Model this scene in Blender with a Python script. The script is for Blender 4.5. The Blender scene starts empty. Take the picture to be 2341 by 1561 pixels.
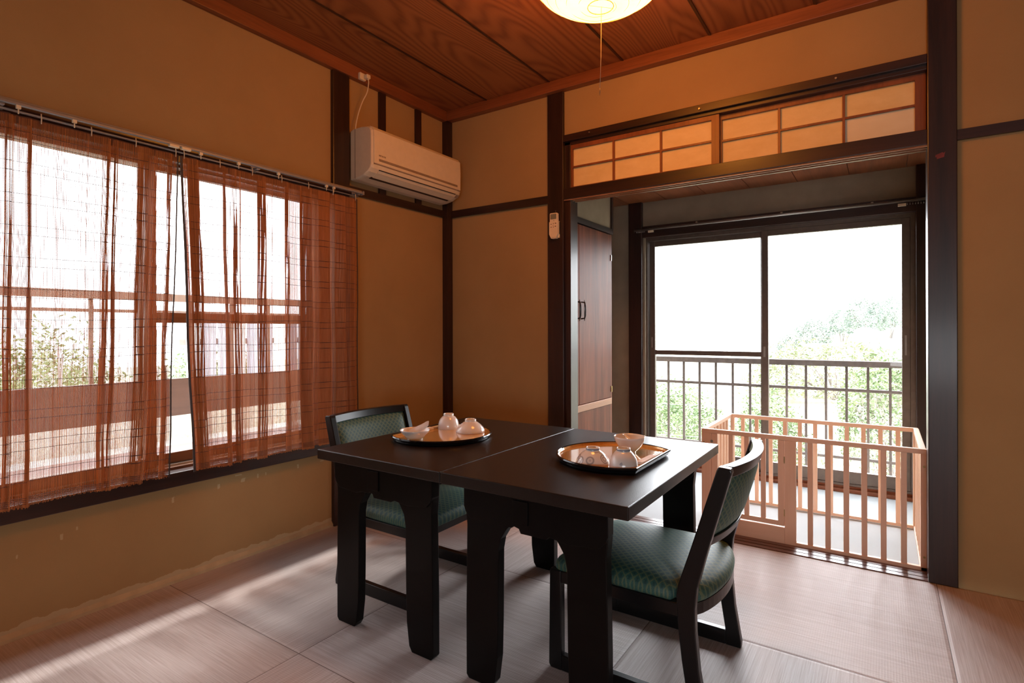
import bpy, bmesh, math, random
from mathutils import Vector, Matrix
PI = math.pi
random.seed(7)
S = bpy.context.scene
COL = S.collection

# ------------------------------------------------------------------ camera
FPX, W, H = 1260.0, 2341, 1561
cam_d = bpy.data.cameras.new('camera')
cam = bpy.data.objects.new('camera', cam_d)
COL.objects.link(cam)
cam_d.sensor_width = 36.0
cam_d.lens = FPX / W * 36.0
cam_d.shift_x = 0.0
cam_d.shift_y = -27.0 / W
cam_d.clip_start = 0.02
cam_d.clip_end = 400
yaw = math.radians(33.9)
roll = math.radians(0.15)
cam.matrix_world = (Matrix.Translation((0, 0, 1.02)) @ Matrix.Rotation(yaw, 4, 'Z')
                    @ Matrix.Rotation(PI / 2, 4, 'X') @ Matrix.Rotation(-roll, 4, 'Z'))
S.camera = cam

# ------------------------------------------------------------------ view, sky, sun
S.view_settings.view_transform = 'Standard'
S.view_settings.look = 'None'
S.view_settings.gamma = 1.0
S.view_settings.use_curve_mapping = False
S.view_settings.exposure = 0.90
S.cycles.use_denoising = True
S.cycles.max_bounces = 10
S.cycles.diffuse_bounces = 6
S.cycles.glossy_bounces = 4
S.cycles.transparent_max_bounces = 24
S.cycles.transmission_bounces = 6
S.cycles.sample_clamp_indirect = 6.0
S.cycles.caustics_reflective = False
S.cycles.caustics_refractive = False

SKY = 5.0        # overcast sky level
GLOW = 8.5      # bright hazy part of the sky beyond the veranda
world = bpy.data.worlds.new('hazy_sky')
S.world = world
world.use_nodes = True
wn, wl = world.node_tree.nodes, world.node_tree.links
wn.clear()
w_out = wn.new('ShaderNodeOutputWorld')
w_bg = wn.new('ShaderNodeBackground')
w_tc = wn.new('ShaderNodeTexCoord')
w_dot = wn.new('ShaderNodeVectorMath'); w_dot.operation = 'DOT_PRODUCT'
gd = Vector((-0.25, 0.80, 0.55)).normalized()
w_dot.inputs[1].default_value = gd
w_max = wn.new('ShaderNodeMath'); w_max.operation = 'MAXIMUM'; w_max.inputs[1].default_value = 0.0
w_pow = wn.new('ShaderNodeMath'); w_pow.operation = 'POWER'; w_pow.inputs[1].default_value = 5.0
w_mul = wn.new('ShaderNodeMath'); w_mul.operation = 'MULTIPLY_ADD'
w_mul.inputs[1].default_value = GLOW; w_mul.inputs[2].default_value = SKY
w_bg.inputs['Color'].default_value = (0.93, 0.96, 1.0, 1)
wl.new(w_tc.outputs['Generated'], w_dot.inputs[0])
wl.new(w_dot.outputs['Value'], w_max.inputs[0])
wl.new(w_max.outputs[0], w_pow.inputs[0])
wl.new(w_pow.outputs[0], w_mul.inputs[0])
wl.new(w_mul.outputs[0], w_bg.inputs['Strength'])
wl.new(w_bg.outputs[0], w_out.inputs['Surface'])
try:
    world.cycles.sampling_method = 'MANUAL'; world.cycles.sample_map_resolution = 512
except Exception:
    pass

def sun(name, direction, energy, angle, color=(1, 1, 1)):
    d = bpy.data.lights.new(name, 'SUN')
    d.energy = energy; d.angle = math.radians(angle); d.color = color
    o = bpy.data.objects.new(name, d); COL.objects.link(o)
    o.rotation_euler = Vector(direction).to_track_quat('-Z', 'Y').to_euler()
    return o
# veiled sun high over the left window side
sun('veiled_sun', (0.46, 0.10, -0.88), 7.0, 9.0, (1.0, 0.97, 0.93))

def portal(name, loc, rot, sx, sy):     # marks an opening for daylight sampling; gives no light of its own
    d = bpy.data.lights.new(name, 'AREA')
    d.shape = 'RECTANGLE'; d.size = sx; d.size_y = sy; d.energy = 1.0
    d.cycles.is_portal = True
    o = bpy.data.objects.new(name, d); COL.objects.link(o)
    o.location = loc; o.rotation_euler = rot
    return o
portal('veranda_portal', (-0.67, 4.22, 0.90), (-PI / 2, 0, 0), 1.66, 1.66)
portal('left_window_portal', (-2.60, 0.78, 1.08), (0, -PI / 2, 0), 1.26, 2.14)

portal('added_rear_opening_portal', (1.00, -1.95, .75), (PI / 2, 0, 0), 1.8, 0.6)  # added opening behind the camera, lets in fill light for the walls

# ------------------------------------------------------------------ materials
def _new(name):
    m = bpy.data.materials.new(name); m.use_nodes = True
    nt = m.node_tree
    return m, nt, nt.nodes, nt.links, nt.nodes['Principled BSDF']

def coords(nt, stretch=(1, 1, 1), kind='Object'):
    tc = nt.nodes.new('ShaderNodeTexCoord'); mp = nt.nodes.new('ShaderNodeMapping')
    mp.inputs['Scale'].default_value = stretch
    nt.links.new(tc.outputs[kind], mp.inputs['Vector'])
    return mp.outputs['Vector']

def noise(nt, vec, scale, detail=4, rough=0.55, dist=0.0):
    n = nt.nodes.new('ShaderNodeTexNoise')
    n.inputs['Scale'].default_value = scale; n.inputs['Detail'].default_value = detail
    n.inputs['Roughness'].default_value = rough; n.inputs['Distortion'].default_value = dist
    nt.links.new(vec, n.inputs['Vector'])
    return n.outputs['Fac']

def ramp(nt, fac, stops):
    r = nt.nodes.new('ShaderNodeValToRGB')
    e = r.color_ramp.elements
    while len(e) < len(stops): e.new(0.5)
    for k, (p, c) in enumerate(stops):
        e[k].position = p; e[k].color = (*c, 1)
    nt.links.new(fac, r.inputs['Fac'])
    return r.outputs['Color']

def math_(nt, op, a, b=None, c=None):
    n = nt.nodes.new('ShaderNodeMath'); n.operation = op
    for k, v in enumerate((a, b, c)):
        if v is None: continue
        if isinstance(v, (int, float)): n.inputs[k].default_value = v
        else: nt.links.new(v, n.inputs[k])
    return n.outputs[0]

def mixc(nt, fac, a, b):
    n = nt.nodes.new('ShaderNodeMix'); n.data_type = 'RGBA'
    for s, v in (('Factor', fac),):
        if isinstance(v, (int, float)): n.inputs[0].default_value = v
        else: nt.links.new(v, n.inputs[0])
    for k, v in ((6, a), (7, b)):
        if isinstance(v, tuple): n.inputs[k].default_value = (*v, 1)
        else: nt.links.new(v, n.inputs[k])
    return n.outputs[2]

def bump(nt, bsdf, height, strength=0.3, dist=0.002):
    b = nt.nodes.new('ShaderNodeBump')
    b.inputs['Strength'].default_value = strength; b.inputs['Distance'].default_value = dist
    nt.links.new(height, b.inputs['Height'])
    nt.links.new(b.outputs['Normal'], bsdf.inputs['Normal'])

def plain(name, col, rough=0.5, metal=0.0, var=0.08, scale=30, coat=0.0, bmp=0.0):
    m, nt, N, L, p = _new(name)
    v = coords(nt)
    f = noise(nt, v, scale)
    lo = tuple(max(0, c * (1 - var)) for c in col); hi = tuple(min(1, c * (1 + var)) for c in col)
    L.new(ramp(nt, f, [(0.3, lo), (0.7, hi)]), p.inputs['Base Color'])
    p.inputs['Roughness'].default_value = rough; p.inputs['Metallic'].default_value = metal
    p.inputs['Coat Weight'].default_value = coat; p.inputs['Coat Roughness'].default_value = 0.08
    if bmp: bump(nt, p, f, bmp)
    return m

def wood(name, c1, c2, axis='z', scale=9, rough=0.4, bmp=0.15, coat=0.0, grain=1.0):
    m, nt, N, L, p = _new(name)
    st = {'x': (0.06, 1, 1), 'y': (1, 0.06, 1), 'z': (1, 1, 0.06)}[axis]
    v = coords(nt, st)
    f1 = noise(nt, v, scale, 6, 0.6, 0.6)
    f2 = noise(nt, v, scale * 9, 3, 0.6)
    f = math_(nt, 'ADD', math_(nt, 'MULTIPLY', f1, 0.7), math_(nt, 'MULTIPLY', f2, 0.3))
    L.new(ramp(nt, f, [(0.36, c1), (0.64, c2)]), p.inputs['Base Color'])
    p.inputs['Roughness'].default_value = rough
    p.inputs['Coat Weight'].default_value = coat; p.inputs['Coat Roughness'].default_value = 0.15
    bump(nt, p, f, bmp)
    return m

M = {}
DK1, DK2 = (0.013, 0.006, 0.005), (0.042, 0.016, 0.011)
for ax in 'xyz':
    M['dark_' + ax] = wood('dark_timber_' + ax, DK1, DK2, ax, 14, 0.38, 0.2, 0.15)
    M['red_' + ax] = wood('red_brown_timber_' + ax, (0.16, 0.045, 0.016), (0.30, 0.095, 0.035), ax, 12, 0.42)
    M['beech_' + ax] = wood('beech_' + ax, (0.80, 0.53, 0.37), (0.88, 0.62, 0.46), ax, 7, 0.45, 0.05)
M['threshold'] = wood('worn_threshold_wood', (0.075, 0.030, 0.020), (0.15, 0.06, 0.04), 'x', 12, 0.30, 0.1, 0.3)
M['closet'] = wood('closet_veneer', (0.095, 0.024, 0.013), (0.26, 0.082, 0.040), 'z', 11, 0.45, 0.08, 0.0)
M['closet'].node_tree.nodes['Principled BSDF'].inputs['Specular IOR Level'].default_value = 0.12
M['strip'] = wood('pale_closet_strip', (0.34, 0.13, 0.055), (0.48, 0.20, 0.09), 'y', 10, 0.4)
M['greywood'] = wood('weathered_timber', (0.10, 0.065, 0.045), (0.20, 0.14, 0.10), 'x', 9, 0.5)
M['sashwood'] = wood('window_sash_brown', (0.10, 0.045, 0.025), (0.17, 0.085, 0.05), 'y', 9, 0.4)

def wall_mat(name, chips=(), foot=False):
    m, nt, N, L, p = _new(name)
    v = coords(nt)
    f = noise(nt, v, 3.0, 5, 0.6); g = noise(nt, v, 260, 3, 0.7)
    col = ramp(nt, f, [(0.25, (0.385, 0.235, 0.098)), (0.75, (0.445, 0.28, 0.12))])
    col = mixc(nt, math_(nt, 'MULTIPLY', g, 0.22), col, (0.27, 0.165, 0.07))
    if chips or foot:
        sx = N.new('ShaderNodeSeparateXYZ'); L.new(v, sx.inputs[0])
        jit = math_(nt, 'MULTIPLY', math_(nt, 'SUBTRACT', noise(nt, v, 60, 3), 0.5), 1.6)
        tot = None
        for (yc, zc, wy, hz) in chips:
            a = math_(nt, 'DIVIDE', math_(nt, 'ABSOLUTE', math_(nt, 'SUBTRACT', sx.outputs['Y'], yc)), wy)
            b = math_(nt, 'DIVIDE', math_(nt, 'ABSOLUTE', math_(nt, 'SUBTRACT', sx.outputs['Z'], zc)), hz)
            k = math_(nt, 'LESS_THAN', math_(nt, 'ADD', math_(nt, 'MAXIMUM', a, b), jit), 1.0)
            tot = k if tot is None else math_(nt, 'MAXIMUM', tot, k)
        if foot:
            n2 = noise(nt, coords(nt, (1, 1, 0.3)), 14, 4, 0.6)
            edge = math_(nt, 'MULTIPLY_ADD', n2, 0.05, 0.018)
            k = math_(nt, 'LESS_THAN', sx.outputs['Z'], edge)
            tot2 = math_(nt, 'MULTIPLY', k, 0.55)
            tot = tot2 if tot is None else math_(nt, 'MAXIMUM', math_(nt, 'MULTIPLY', tot, 0.6), tot2)
        col = mixc(nt, tot, col, (0.60, 0.48, 0.30))
    L.new(col, p.inputs['Base Color'])
    p.inputs['Roughness'].default_value = 0.9
    bump(nt, p, g, 0.35, 0.0015)
    return m
M['wall'] = wall_mat('ochre_clay_plaster')
M['wall_foot'] = plain('rubbed_clay_bead', (0.50, 0.37, 0.21), 0.9, 0, 0.15, 12)
CHIPS = [(a, b, c * .75, d * .75) for (a, b, c, d) in [(0.72, 0.30, .006, .014), (0.765, 0.317, .004, .008), (1.085, 0.335, .006, .016), (1.27, 0.345, .007, .014),
         (1.38, 0.348, .012, .010), (1.45, 0.352, .005, .012), (1.49, 0.352, .004, .010), (1.66, 0.352, .006, .012),
         (1.80, 0.352, .014, .005), (0.60, 0.27, .003, .008), (1.36, 0.375, .02, .004)]]
M['wall_chipped'] = wall_mat('ochre_clay_plaster_chipped', CHIPS, True)

def ceiling_mat():
    m, nt, N, L, p = _new('sugi_ceiling_boards')
    tc = N.new('ShaderNodeTexCoord')
    sx = N.new('ShaderNodeSeparateXYZ'); L.new(tc.outputs['Object'], sx.inputs[0])
    bi = math_(nt, 'FLOOR', math_(nt, 'DIVIDE', math_(nt, 'ADD', sx.outputs['X'], 2.4745), 0.4475))
    cb = N.new('ShaderNodeCombineXYZ')
    L.new(math_(nt, 'MULTIPLY', sx.outputs['X'], 2.4), cb.inputs['X'])
    L.new(math_(nt, 'MULTIPLY', sx.outputs['Y'], 0.42), cb.inputs['Y'])
    L.new(math_(nt, 'MULTIPLY', bi, 7.31), cb.inputs['Z'])
    n1 = noise(nt, cb.outputs[0], 1.15, 1.5, 0.4)
    rings = math_(nt, 'SINE', math_(nt, 'MULTIPLY', n1, 240.0))
    cb2 = N.new('ShaderNodeCombineXYZ')
    L.new(sx.outputs['X'], cb2.inputs['X']); L.new(math_(nt, 'MULTIPLY', sx.outputs['Y'], 0.04), cb2.inputs['Y'])
    L.new(bi, cb2.inputs['Z'])
    n2 = noise(nt, cb2.outputs[0], 60, 3)
    f = math_(nt, 'ADD', math_(nt, 'MULTIPLY_ADD', rings, 0.22, 0.34), math_(nt, 'MULTIPLY', n2, 0.35))
    L.new(ramp(nt, f, [(0.25, (0.34, 0.115, 0.036)), (0.6, (0.27, 0.085, 0.026)), (0.85, (0.16, 0.045, 0.015))]), p.inputs['Base Color'])
    p.inputs['Roughness'].default_value = 0.5
    bump(nt, p, f, 0.12)
    return m
M['ceiling'] = ceiling_mat()

TX0, TY0, TP = -2.384, 0.213, 0.8538
def tatami_mat():
    m, nt, N, L, p = _new('woven_tatami')
    tc = N.new('ShaderNodeTexCoord')
    sx = N.new('ShaderNodeSeparateXYZ'); L.new(tc.outputs['Object'], sx.inputs[0])
    X, Y = sx.outputs['X'], sx.outputs['Y']
    ux = math_(nt, 'DIVIDE', math_(nt, 'SUBTRACT', X, TX0), TP); uy = math_(nt, 'DIVIDE', math_(nt, 'SUBTRACT', Y, TY0), TP)
    ix = math_(nt, 'FLOOR', ux); iy = math_(nt, 'FLOOR', uy)
    par = math_(nt, 'FLOORED_MODULO', math_(nt, 'ADD', ix, iy), 2.0)
    def streak(along_x):
        cb = N.new('ShaderNodeCombineXYZ')
        a, b = (X, Y) if along_x else (Y, X)
        L.new(math_(nt, 'MULTIPLY', a, 5.0), cb.inputs['X']); L.new(math_(nt, 'MULTIPLY', b, 260.0), cb.inputs['Y'])
        L.new(math_(nt, 'ADD', math_(nt, 'MULTIPLY', ix, 3.7), iy), cb.inputs['Z'])
        s = noise(nt, cb.outputs[0], 1.0, 3, 0.6)
        w = math_(nt, 'SINE', math_(nt, 'MULTIPLY', a, 2 * PI / 0.0072))
        k = math_(nt, 'SINE', math_(nt, 'MULTIPLY', b, 2 * PI / 0.0052))
        return s, math_(nt, 'MULTIPLY_ADD', math_(nt, 'MULTIPLY', w, k), 0.18, math_(nt, 'MULTIPLY_ADD', w, 0.25, 0.5))
    s1, h1 = streak(True); s2, h2 = streak(False)
    def sel(a, b): return math_(nt, 'ADD', math_(nt, 'MULTIPLY', a, math_(nt, 'SUBTRACT', 1.0, par)), math_(nt, 'MULTIPLY', b, par))
    s = sel(s1, s2); h = sel(h1, h2)
    col = ramp(nt, s, [(0.30, (0.45, 0.375, 0.345)), (0.52, (0.565, 0.495, 0.47)), (0.72, (0.66, 0.60, 0.59))])
    col = mixc(nt, math_(nt, 'MULTIPLY', math_(nt, 'SUBTRACT', 1.0, h), 0.35), col, (0.33, 0.25, 0.225))
    # seams between the mats
    def dist(u):
        fr = math_(nt, 'FRACT', u)
        return math_(nt, 'MINIMUM', fr, math_(nt, 'SUBTRACT', 1.0, fr))
    d = math_(nt, 'MINIMUM', dist(ux), dist(uy))
    seam = math_(nt, 'LESS_THAN', d, 0.0013)
    col = mixc(nt, seam, col, (0.10, 0.06, 0.045))
    L.new(col, p.inputs['Base Color'])
    p.inputs['Roughness'].default_value = 0.55
    edge = math_(nt, 'MINIMUM', math_(nt, 'DIVIDE', d, 0.012), 1.0)
    hh = math_(nt, 'ADD', math_(nt, 'MULTIPLY', h, 0.5), math_(nt, 'MULTIPLY', edge, 3.0))
    bump(nt, p, hh, 0.5, 0.0012)
    return m
M['tatami'] = tatami_mat()

def fabric_mat(name, ua, va, cell=0.021):
    """teal brocade with an olive gold lattice; ua, va pick the object axes across and along the cloth"""
    m, nt, N, L, p = _new(name)
    tc = N.new('ShaderNodeTexCoord')
    sx = N.new('ShaderNodeSeparateXYZ'); L.new(tc.outputs['Object'], sx.inputs[0])
    U, V = sx.outputs[ua], sx.outputs[va]
    wob = math_(nt, 'MULTIPLY', math_(nt, 'SUBTRACT', noise(nt, tc.outputs['Object'], 55, 2), 0.5), 0.25)
    a = math_(nt, 'ADD', math_(nt, 'DIVIDE', math_(nt, 'ADD', U, V), cell), wob)
    b = math_(nt, 'ADD', math_(nt, 'DIVIDE', math_(nt, 'SUBTRACT', U, V), cell), wob)
    fa = math_(nt, 'ABSOLUTE', math_(nt, 'SUBTRACT', math_(nt, 'FRACT', a), 0.5))
    fb = math_(nt, 'ABSOLUTE', math_(nt, 'SUBTRACT', math_(nt, 'FRACT', b), 0.5))
    line = math_(nt, 'GREATER_THAN', math_(nt, 'MAXIMUM', fa, fb), 0.40)
    core = math_(nt, 'LESS_THAN', math_(nt, 'ADD', fa, math_(nt, 'MULTIPLY', fb, 1.0)), 0.30)
    th = noise(nt, coords(nt, (1, 1, 1)), 420, 2, 0.7)
    base = ramp(nt, th, [(0.3, (0.018, 0.073, 0.063)), (0.7, (0.050, 0.145, 0.125))])
    col = mixc(nt, math_(nt, 'MULTIPLY', core, 0.65), base, (0.008, 0.052, 0.052))
    col = mixc(nt, math_(nt, 'MULTIPLY', line, 0.60), col, (0.17, 0.20, 0.095))
    L.new(col, p.inputs['Base Color'])
    p.inputs['Roughness'].default_value = 0.55
    p.inputs['Sheen Weight'].default_value = 0.15
    p.inputs['Sheen Roughness'].default_value = 0.4
    p.inputs['Sheen Tint'].default_value = (0.6, 0.9, 0.8, 1)
    bump(nt, p, math_(nt, 'ADD', th, line), 0.25, 0.001)
    return m
M['cloth_seat'] = fabric_mat('brocade_seat', 'X', 'Y', 0.0235)
M['cloth_back'] = fabric_mat('brocade_back', 'Y', 'Z', 0.0215)

def lacquer(name, col, rough, bmp):
    m, nt, N, L, p = _new(name)
    v = coords(nt); f = noise(nt, v, 420, 2, 0.6); g = noise(nt, coords(nt, (1, .08, 1)), 14, 4)
    L.new(ramp(nt, g, [(0.3, tuple(c * .8 for c in col)), (0.7, tuple(c * 1.25 for c in col))]), p.inputs['Base Color'])
    p.inputs['Roughness'].default_value = rough
    if bmp: bump(nt, p, f, bmp, 0.0008)
    return m
M['table'] = lacquer('black_brown_lacquer', (0.011, 0.0065, 0.005), 0.31, 0.5)
M['chairwood'] = lacquer('black_stained_wood', (0.006, 0.0055, 0.006), 0.30, 0.08)
for k_ in ('chairwood',): M[k_].node_tree.nodes['Principled BSDF'].inputs['Specular IOR Level'].default_value = 0.42
M['table_under'] = lacquer('black_lacquer_frame', (0.0045, 0.0036, 0.0034), 0.36, 0.1)
M['table_under'].node_tree.nodes['Principled BSDF'].inputs['Specular IOR Level'].default_value = 0.14
M['tray_black'] = lacquer('black_gloss_lacquer', (0.006, 0.006, 0.007), 0.10, 0)

def gold_mat():
    m, nt, N, L, p = _new('gold_lacquer_tray_face')
    v = coords(nt); f = noise(nt, v, 90, 5, 0.7)
    L.new(ramp(nt, f, [(0.3, (0.62, 0.34, 0.09)), (0.7, (0.82, 0.50, 0.18))]), p.inputs['Base Color'])
    p.inputs['Metallic'].default_value = 0.3; p.inputs['Roughness'].default_value = 0.12
    p.inputs['Coat Weight'].default_value = 0.8; p.inputs['Coat Roughness'].default_value = 0.03
    return m
M['gold'] = gold_mat()

def china(name, motif=0):
    m, nt, N, L, p = _new(name)
    v = coords(nt)
    base = (0.80, 0.775, 0.75); col = None
    if motif:
        vo = N.new('ShaderNodeTexVoronoi'); vo.inputs['Scale'].default_value = 26 if motif == 1 else 20
        L.new(v, vo.inputs['Vector'])
        if motif == 1:      # ringed medallions
            d = vo.outputs['Distance']
            r = math_(nt, 'SINE', math_(nt, 'MULTIPLY', d, 42.0))
            k = math_(nt, 'MULTIPLY', math_(nt, 'LESS_THAN', d, 0.40), math_(nt, 'MULTIPLY_ADD', r, 0.3, 0.4))
            col = mixc(nt, k, base, (0.16, 0.17, 0.20))
        else:               # blue-grey brushed blossoms
            f = noise(nt, v, 48, 3)
            k = math_(nt, 'MULTIPLY', math_(nt, 'LESS_THAN', math_(nt, 'ADD', vo.outputs['Distance'], math_(nt, 'MULTIPLY', f, 0.3)), 0.36), 0.55)
            col = mixc(nt, k, base, (0.22, 0.25, 0.36))
        L.new(col, p.inputs['Base Color'])
    else:
        L.new(ramp(nt, noise(nt, v, 20), [(0.3, (0.77, 0.74, 0.71)), (0.7, (0.83, 0.81, 0.79))]), p.inputs['Base Color'])
    p.inputs['Roughness'].default_value = 0.14
    p.inputs['Coat Weight'].default_value = 0.5; p.inputs['Coat Roughness'].default_value = 0.04
    p.inputs['Subsurface Weight'].default_value = 0.15
    p.inputs['Subsurface Radius'].default_value = (0.01, 0.008, 0.006)
    return m
M['china'] = china('white_porcelain'); M['china_ring'] = china('ringed_porcelain', 1); M['china_blue'] = china('blossom_porcelain', 2)
M['blueband'] = plain('grey_blue_glaze', (0.22, 0.24, 0.32), 0.2)
M['paper'] = plain('white_paper', (0.82, 0.79, 0.76), 0.8)
M['chopstick'] = wood('pale_chopstick_wood', (0.62, 0.46, 0.30), (0.72, 0.56, 0.38), 'y', 20, 0.5)

def shoji_mat(name, c1, c2):
    m, nt, N, L, p = _new(name)
    v = coords(nt, (1, 1, 2.2)); f = noise(nt, v, 9, 6, 0.65)
    L.new(ramp(nt, f, [(0.3, c1), (0.7, c2)]), p.inputs['Base Color'])
    p.inputs['Roughness'].default_value = 0.75
    return m
M['shoji'] = shoji_mat('aged_shoji_paper', (0.78, 0.57, 0.25), (0.87, 0.67, 0.34))
M['shoji_new'] = shoji_mat('fresh_shoji_paper', (0.80, 0.70, 0.48), (0.84, 0.75, 0.54))
M['acwhite'] = plain('warm_white_plastic', (0.78, 0.67, 0.50), 0.42, 0, 0.03)
M['acgap'] = plain('dark_gap_plastic', (0.03, 0.015, 0.01), 0.6)
M['acgroove'] = plain('grey_brown_plastic', (0.30, 0.22, 0.15), 0.5)
M['cream'] = plain('cream_plastic', (0.80, 0.68, 0.50), 0.4, 0, 0.03)
M['lcd'] = plain('grey_green_display', (0.22, 0.22, 0.17), 0.2)
M['button'] = plain('brown_print', (0.20, 0.12, 0.07), 0.6)
M['railwhite'] = plain('aluminium_rail', (0.30, 0.28, 0.28), 0.5, 0.3, 0.05)
M['railbeige'] = plain('beige_rail_cover', (0.30, 0.22, 0.15), 0.7)
M['blackgap'] = plain('black_rail_inside', (0.02, 0.017, 0.016), 0.5)
M['alu'] = plain('bronze_aluminium', (0.17, 0.14, 0.12), 0.38, 0.6, 0.1)
M['alu_light'] = plain('grey_aluminium', (0.38, 0.36, 0.34), 0.35, 0.7, 0.05)
M['steel'] = plain('dull_steel', (0.45, 0.40, 0.33), 0.35, 0.9, 0.05)
M['brass'] = plain('brass', (0.50, 0.36, 0.15), 0.3, 0.9)
M['handle'] = plain('dark_bronze_handle', (0.035, 0.028, 0.03), 0.3, 0.6)
M['carpet'] = plain('pale_blue_carpet', (0.52, 0.58, 0.61), 0.9, 0, 0.12, 500, 0, 0.4)
M['veranda_wall'] = plain('grey_beige_plaster', (0.30, 0.25, 0.18), 0.9, 0, 0.1, 8, 0, 0.1)
M['rust'] = plain('brown_painted_iron', (0.055, 0.040, 0.034), 0.6, 0.2, 0.3)
M['cordp'] = plain('pull_cord_string', (0.55, 0.40, 0.26), 0.8)
M['tape'] = plain('grey_selvage_tape', (0.055, 0.045, 0.045), 0.7)
M['headtape'] = plain('brown_header_tape', (0.11, 0.045, 0.025), 0.8)
M['thread'] = plain('dark_binding_thread', (0.10, 0.05, 0.045), 0.8)
M['outwhite'] = plain('pale_outdoor_paint', (0.75, 0.75, 0.75), 0.8)
M['outgravel'] = plain('pale_gravel_ledge', (0.62, 0.62, 0.58), 0.9, 0, 0.25, 60)
M['outboard'] = wood('brown_outdoor_board', (0.05, 0.024, 0.019), (0.08, 0.040, 0.031), 'y', 6, 0.6)
M['outslat'] = plain('grey_blue_fence', (0.42, 0.45, 0.52), 0.8, 0, 0.12, 6)
M['outposts'] = plain('grey_brown_post', (0.22, 0.17, 0.15), 0.8)
M['ground'] = plain('hillside_ground', (0.22, 0.21, 0.15), 0.95, 0, 0.4, 1.5)
M['twig'] = plain('bare_twigs', (0.26, 0.22, 0.20), 0.8, 0, 0.25)
M['pole'] = plain('concrete_pole', (0.40, 0.40, 0.40), 0.8)
M['wire'] = plain('wire', (0.40, 0.38, 0.38), 0.6)
M['redmark'] = plain('red_sticker', (0.17, 0.022, 0.020), 0.5, 0, 0.3)

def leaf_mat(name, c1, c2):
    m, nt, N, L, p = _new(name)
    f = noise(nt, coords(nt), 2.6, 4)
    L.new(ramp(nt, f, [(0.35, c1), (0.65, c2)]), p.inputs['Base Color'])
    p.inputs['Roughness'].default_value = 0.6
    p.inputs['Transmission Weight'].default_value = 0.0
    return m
M['leaf'] = leaf_mat('green_leaves', (0.055, 0.10, 0.04), (0.21, 0.28, 0.12))
M['leaf_pale'] = leaf_mat('pale_green_leaves', (0.18, 0.22, 0.12), (0.38, 0.40, 0.25))
M['leaf_far'] = leaf_mat('far_hazed_leaves', (0.25, 0.31, 0.28), (0.40, 0.45, 0.38))  # leaf colour lightened to stand in for haze and glare
M['grass'] = leaf_mat('dry_tall_grass', (0.20, 0.21, 0.11), (0.36, 0.35, 0.22))

def reed_mat():
    m, nt, N, L, p = _new('reddish_bamboo_reed')
    f = noise(nt, coords(nt, (1, 1, 0.12)), 60, 4, 0.7)
    L.new(ramp(nt, f, [(0.3, (0.42, 0.145, 0.045)), (0.7, (0.60, 0.24, 0.085))]), p.inputs['Base Color'])
    p.inputs['Roughness'].default_value = 0.55
    t = N.new('ShaderNodeBsdfTranslucent'); t.inputs['Color'].default_value = (0.74, 0.28, 0.08, 1)
    mx = N.new('ShaderNodeMixShader'); mx.inputs[0].default_value = 0.20
    L.new(p.outputs[0], mx.inputs[1]); L.new(t.outputs[0], mx.inputs[2])
    L.new(mx.outputs[0], N['Material Output'].inputs['Surface'])
    return m
M['reed'] = reed_mat()

def glass_mat(name, tint=(1, 1, 1)):
    m = bpy.data.materials.new(name); m.use_nodes = True
    nt = m.node_tree; N, L = nt.nodes, nt.links; N.clear()
    out = N.new('ShaderNodeOutputMaterial'); tr = N.new('ShaderNodeBsdfTransparent'); gl = N.new('ShaderNodeBsdfGlossy')
    tr.inputs['Color'].default_value = (*tint, 1); gl.inputs['Roughness'].default_value = 0.02
    fr = N.new('ShaderNodeFresnel'); fr.inputs['IOR'].default_value = 1.45
    v = coords(nt); sp = noise(nt, v, 55, 5, 0.7)
    dust = math_(nt, 'MULTIPLY', math_(nt, 'GREATER_THAN', sp, 0.70), 0.25)
    df = N.new('ShaderNodeBsdfDiffuse'); df.inputs['Color'].default_value = (0.8, 0.8, 0.8, 1)
    m1 = N.new('ShaderNodeMixShader'); L.new(math_(nt, 'MULTIPLY', fr.outputs[0], 0.6), m1.inputs[0]); L.new(tr.outputs[0], m1.inputs[1]); L.new(gl.outputs[0], m1.inputs[2])
    m2 = N.new('ShaderNodeMixShader'); L.new(dust, m2.inputs[0]); L.new(m1.outputs[0], m2.inputs[1]); L.new(df.outputs[0], m2.inputs[2])
    L.new(m2.outputs[0], out.inputs['Surface'])
    return m
M['glass'] = glass_mat('window_glass')
M['screen'] = None
def screen_mat():
    m = bpy.data.materials.new('insect_screen_mesh'); m.use_nodes = True
    nt = m.node_tree; N, L = nt.nodes, nt.links; N.clear()
    out = N.new('ShaderNodeOutputMaterial'); tr = N.new('ShaderNodeBsdfTransparent'); df = N.new('ShaderNodeBsdfDiffuse')
    df.inputs['Color'].default_value = (0.25, 0.22, 0.24, 1)
    f = noise(nt, coords(nt), 700, 1)
    mx = N.new('ShaderNodeMixShader'); L.new(math_(nt, 'MULTIPLY_ADD', f, 0.3, 0.30), mx.inputs[0]); L.new(tr.outputs[0], mx.inputs[1]); L.new(df.outputs[0], mx.inputs[2])
    L.new(mx.outputs[0], out.inputs['Surface'])
    return m
M['screen'] = screen_mat()

LAMP = 10.5
def lamp_mat():
    m, nt, N, L, p = _new('lit_lantern_paper')
    p.inputs['Base Color'].default_value = (0.85, 0.75, 0.55, 1); p.inputs['Roughness'].default_value = 0.7
    lw = N.new('ShaderNodeLayerWeight'); lw.inputs['Blend'].default_value = 0.25
    # the paper is a little thicker and yellower towards the rim ribs
    L.new(ramp(nt, noise(nt, coords(nt), 9, 3), [(0.3, (1.0, 0.315, 0.035)), (0.7, (1.0, 0.35, 0.045))]), p.inputs['Emission Color'])
    p.inputs['Emission Strength'].default_value = LAMP
    return m
M['lamp'] = lamp_mat()
M['lampwire'] = plain('lantern_wire', (0.45, 0.28, 0.05), 0.5)

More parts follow.
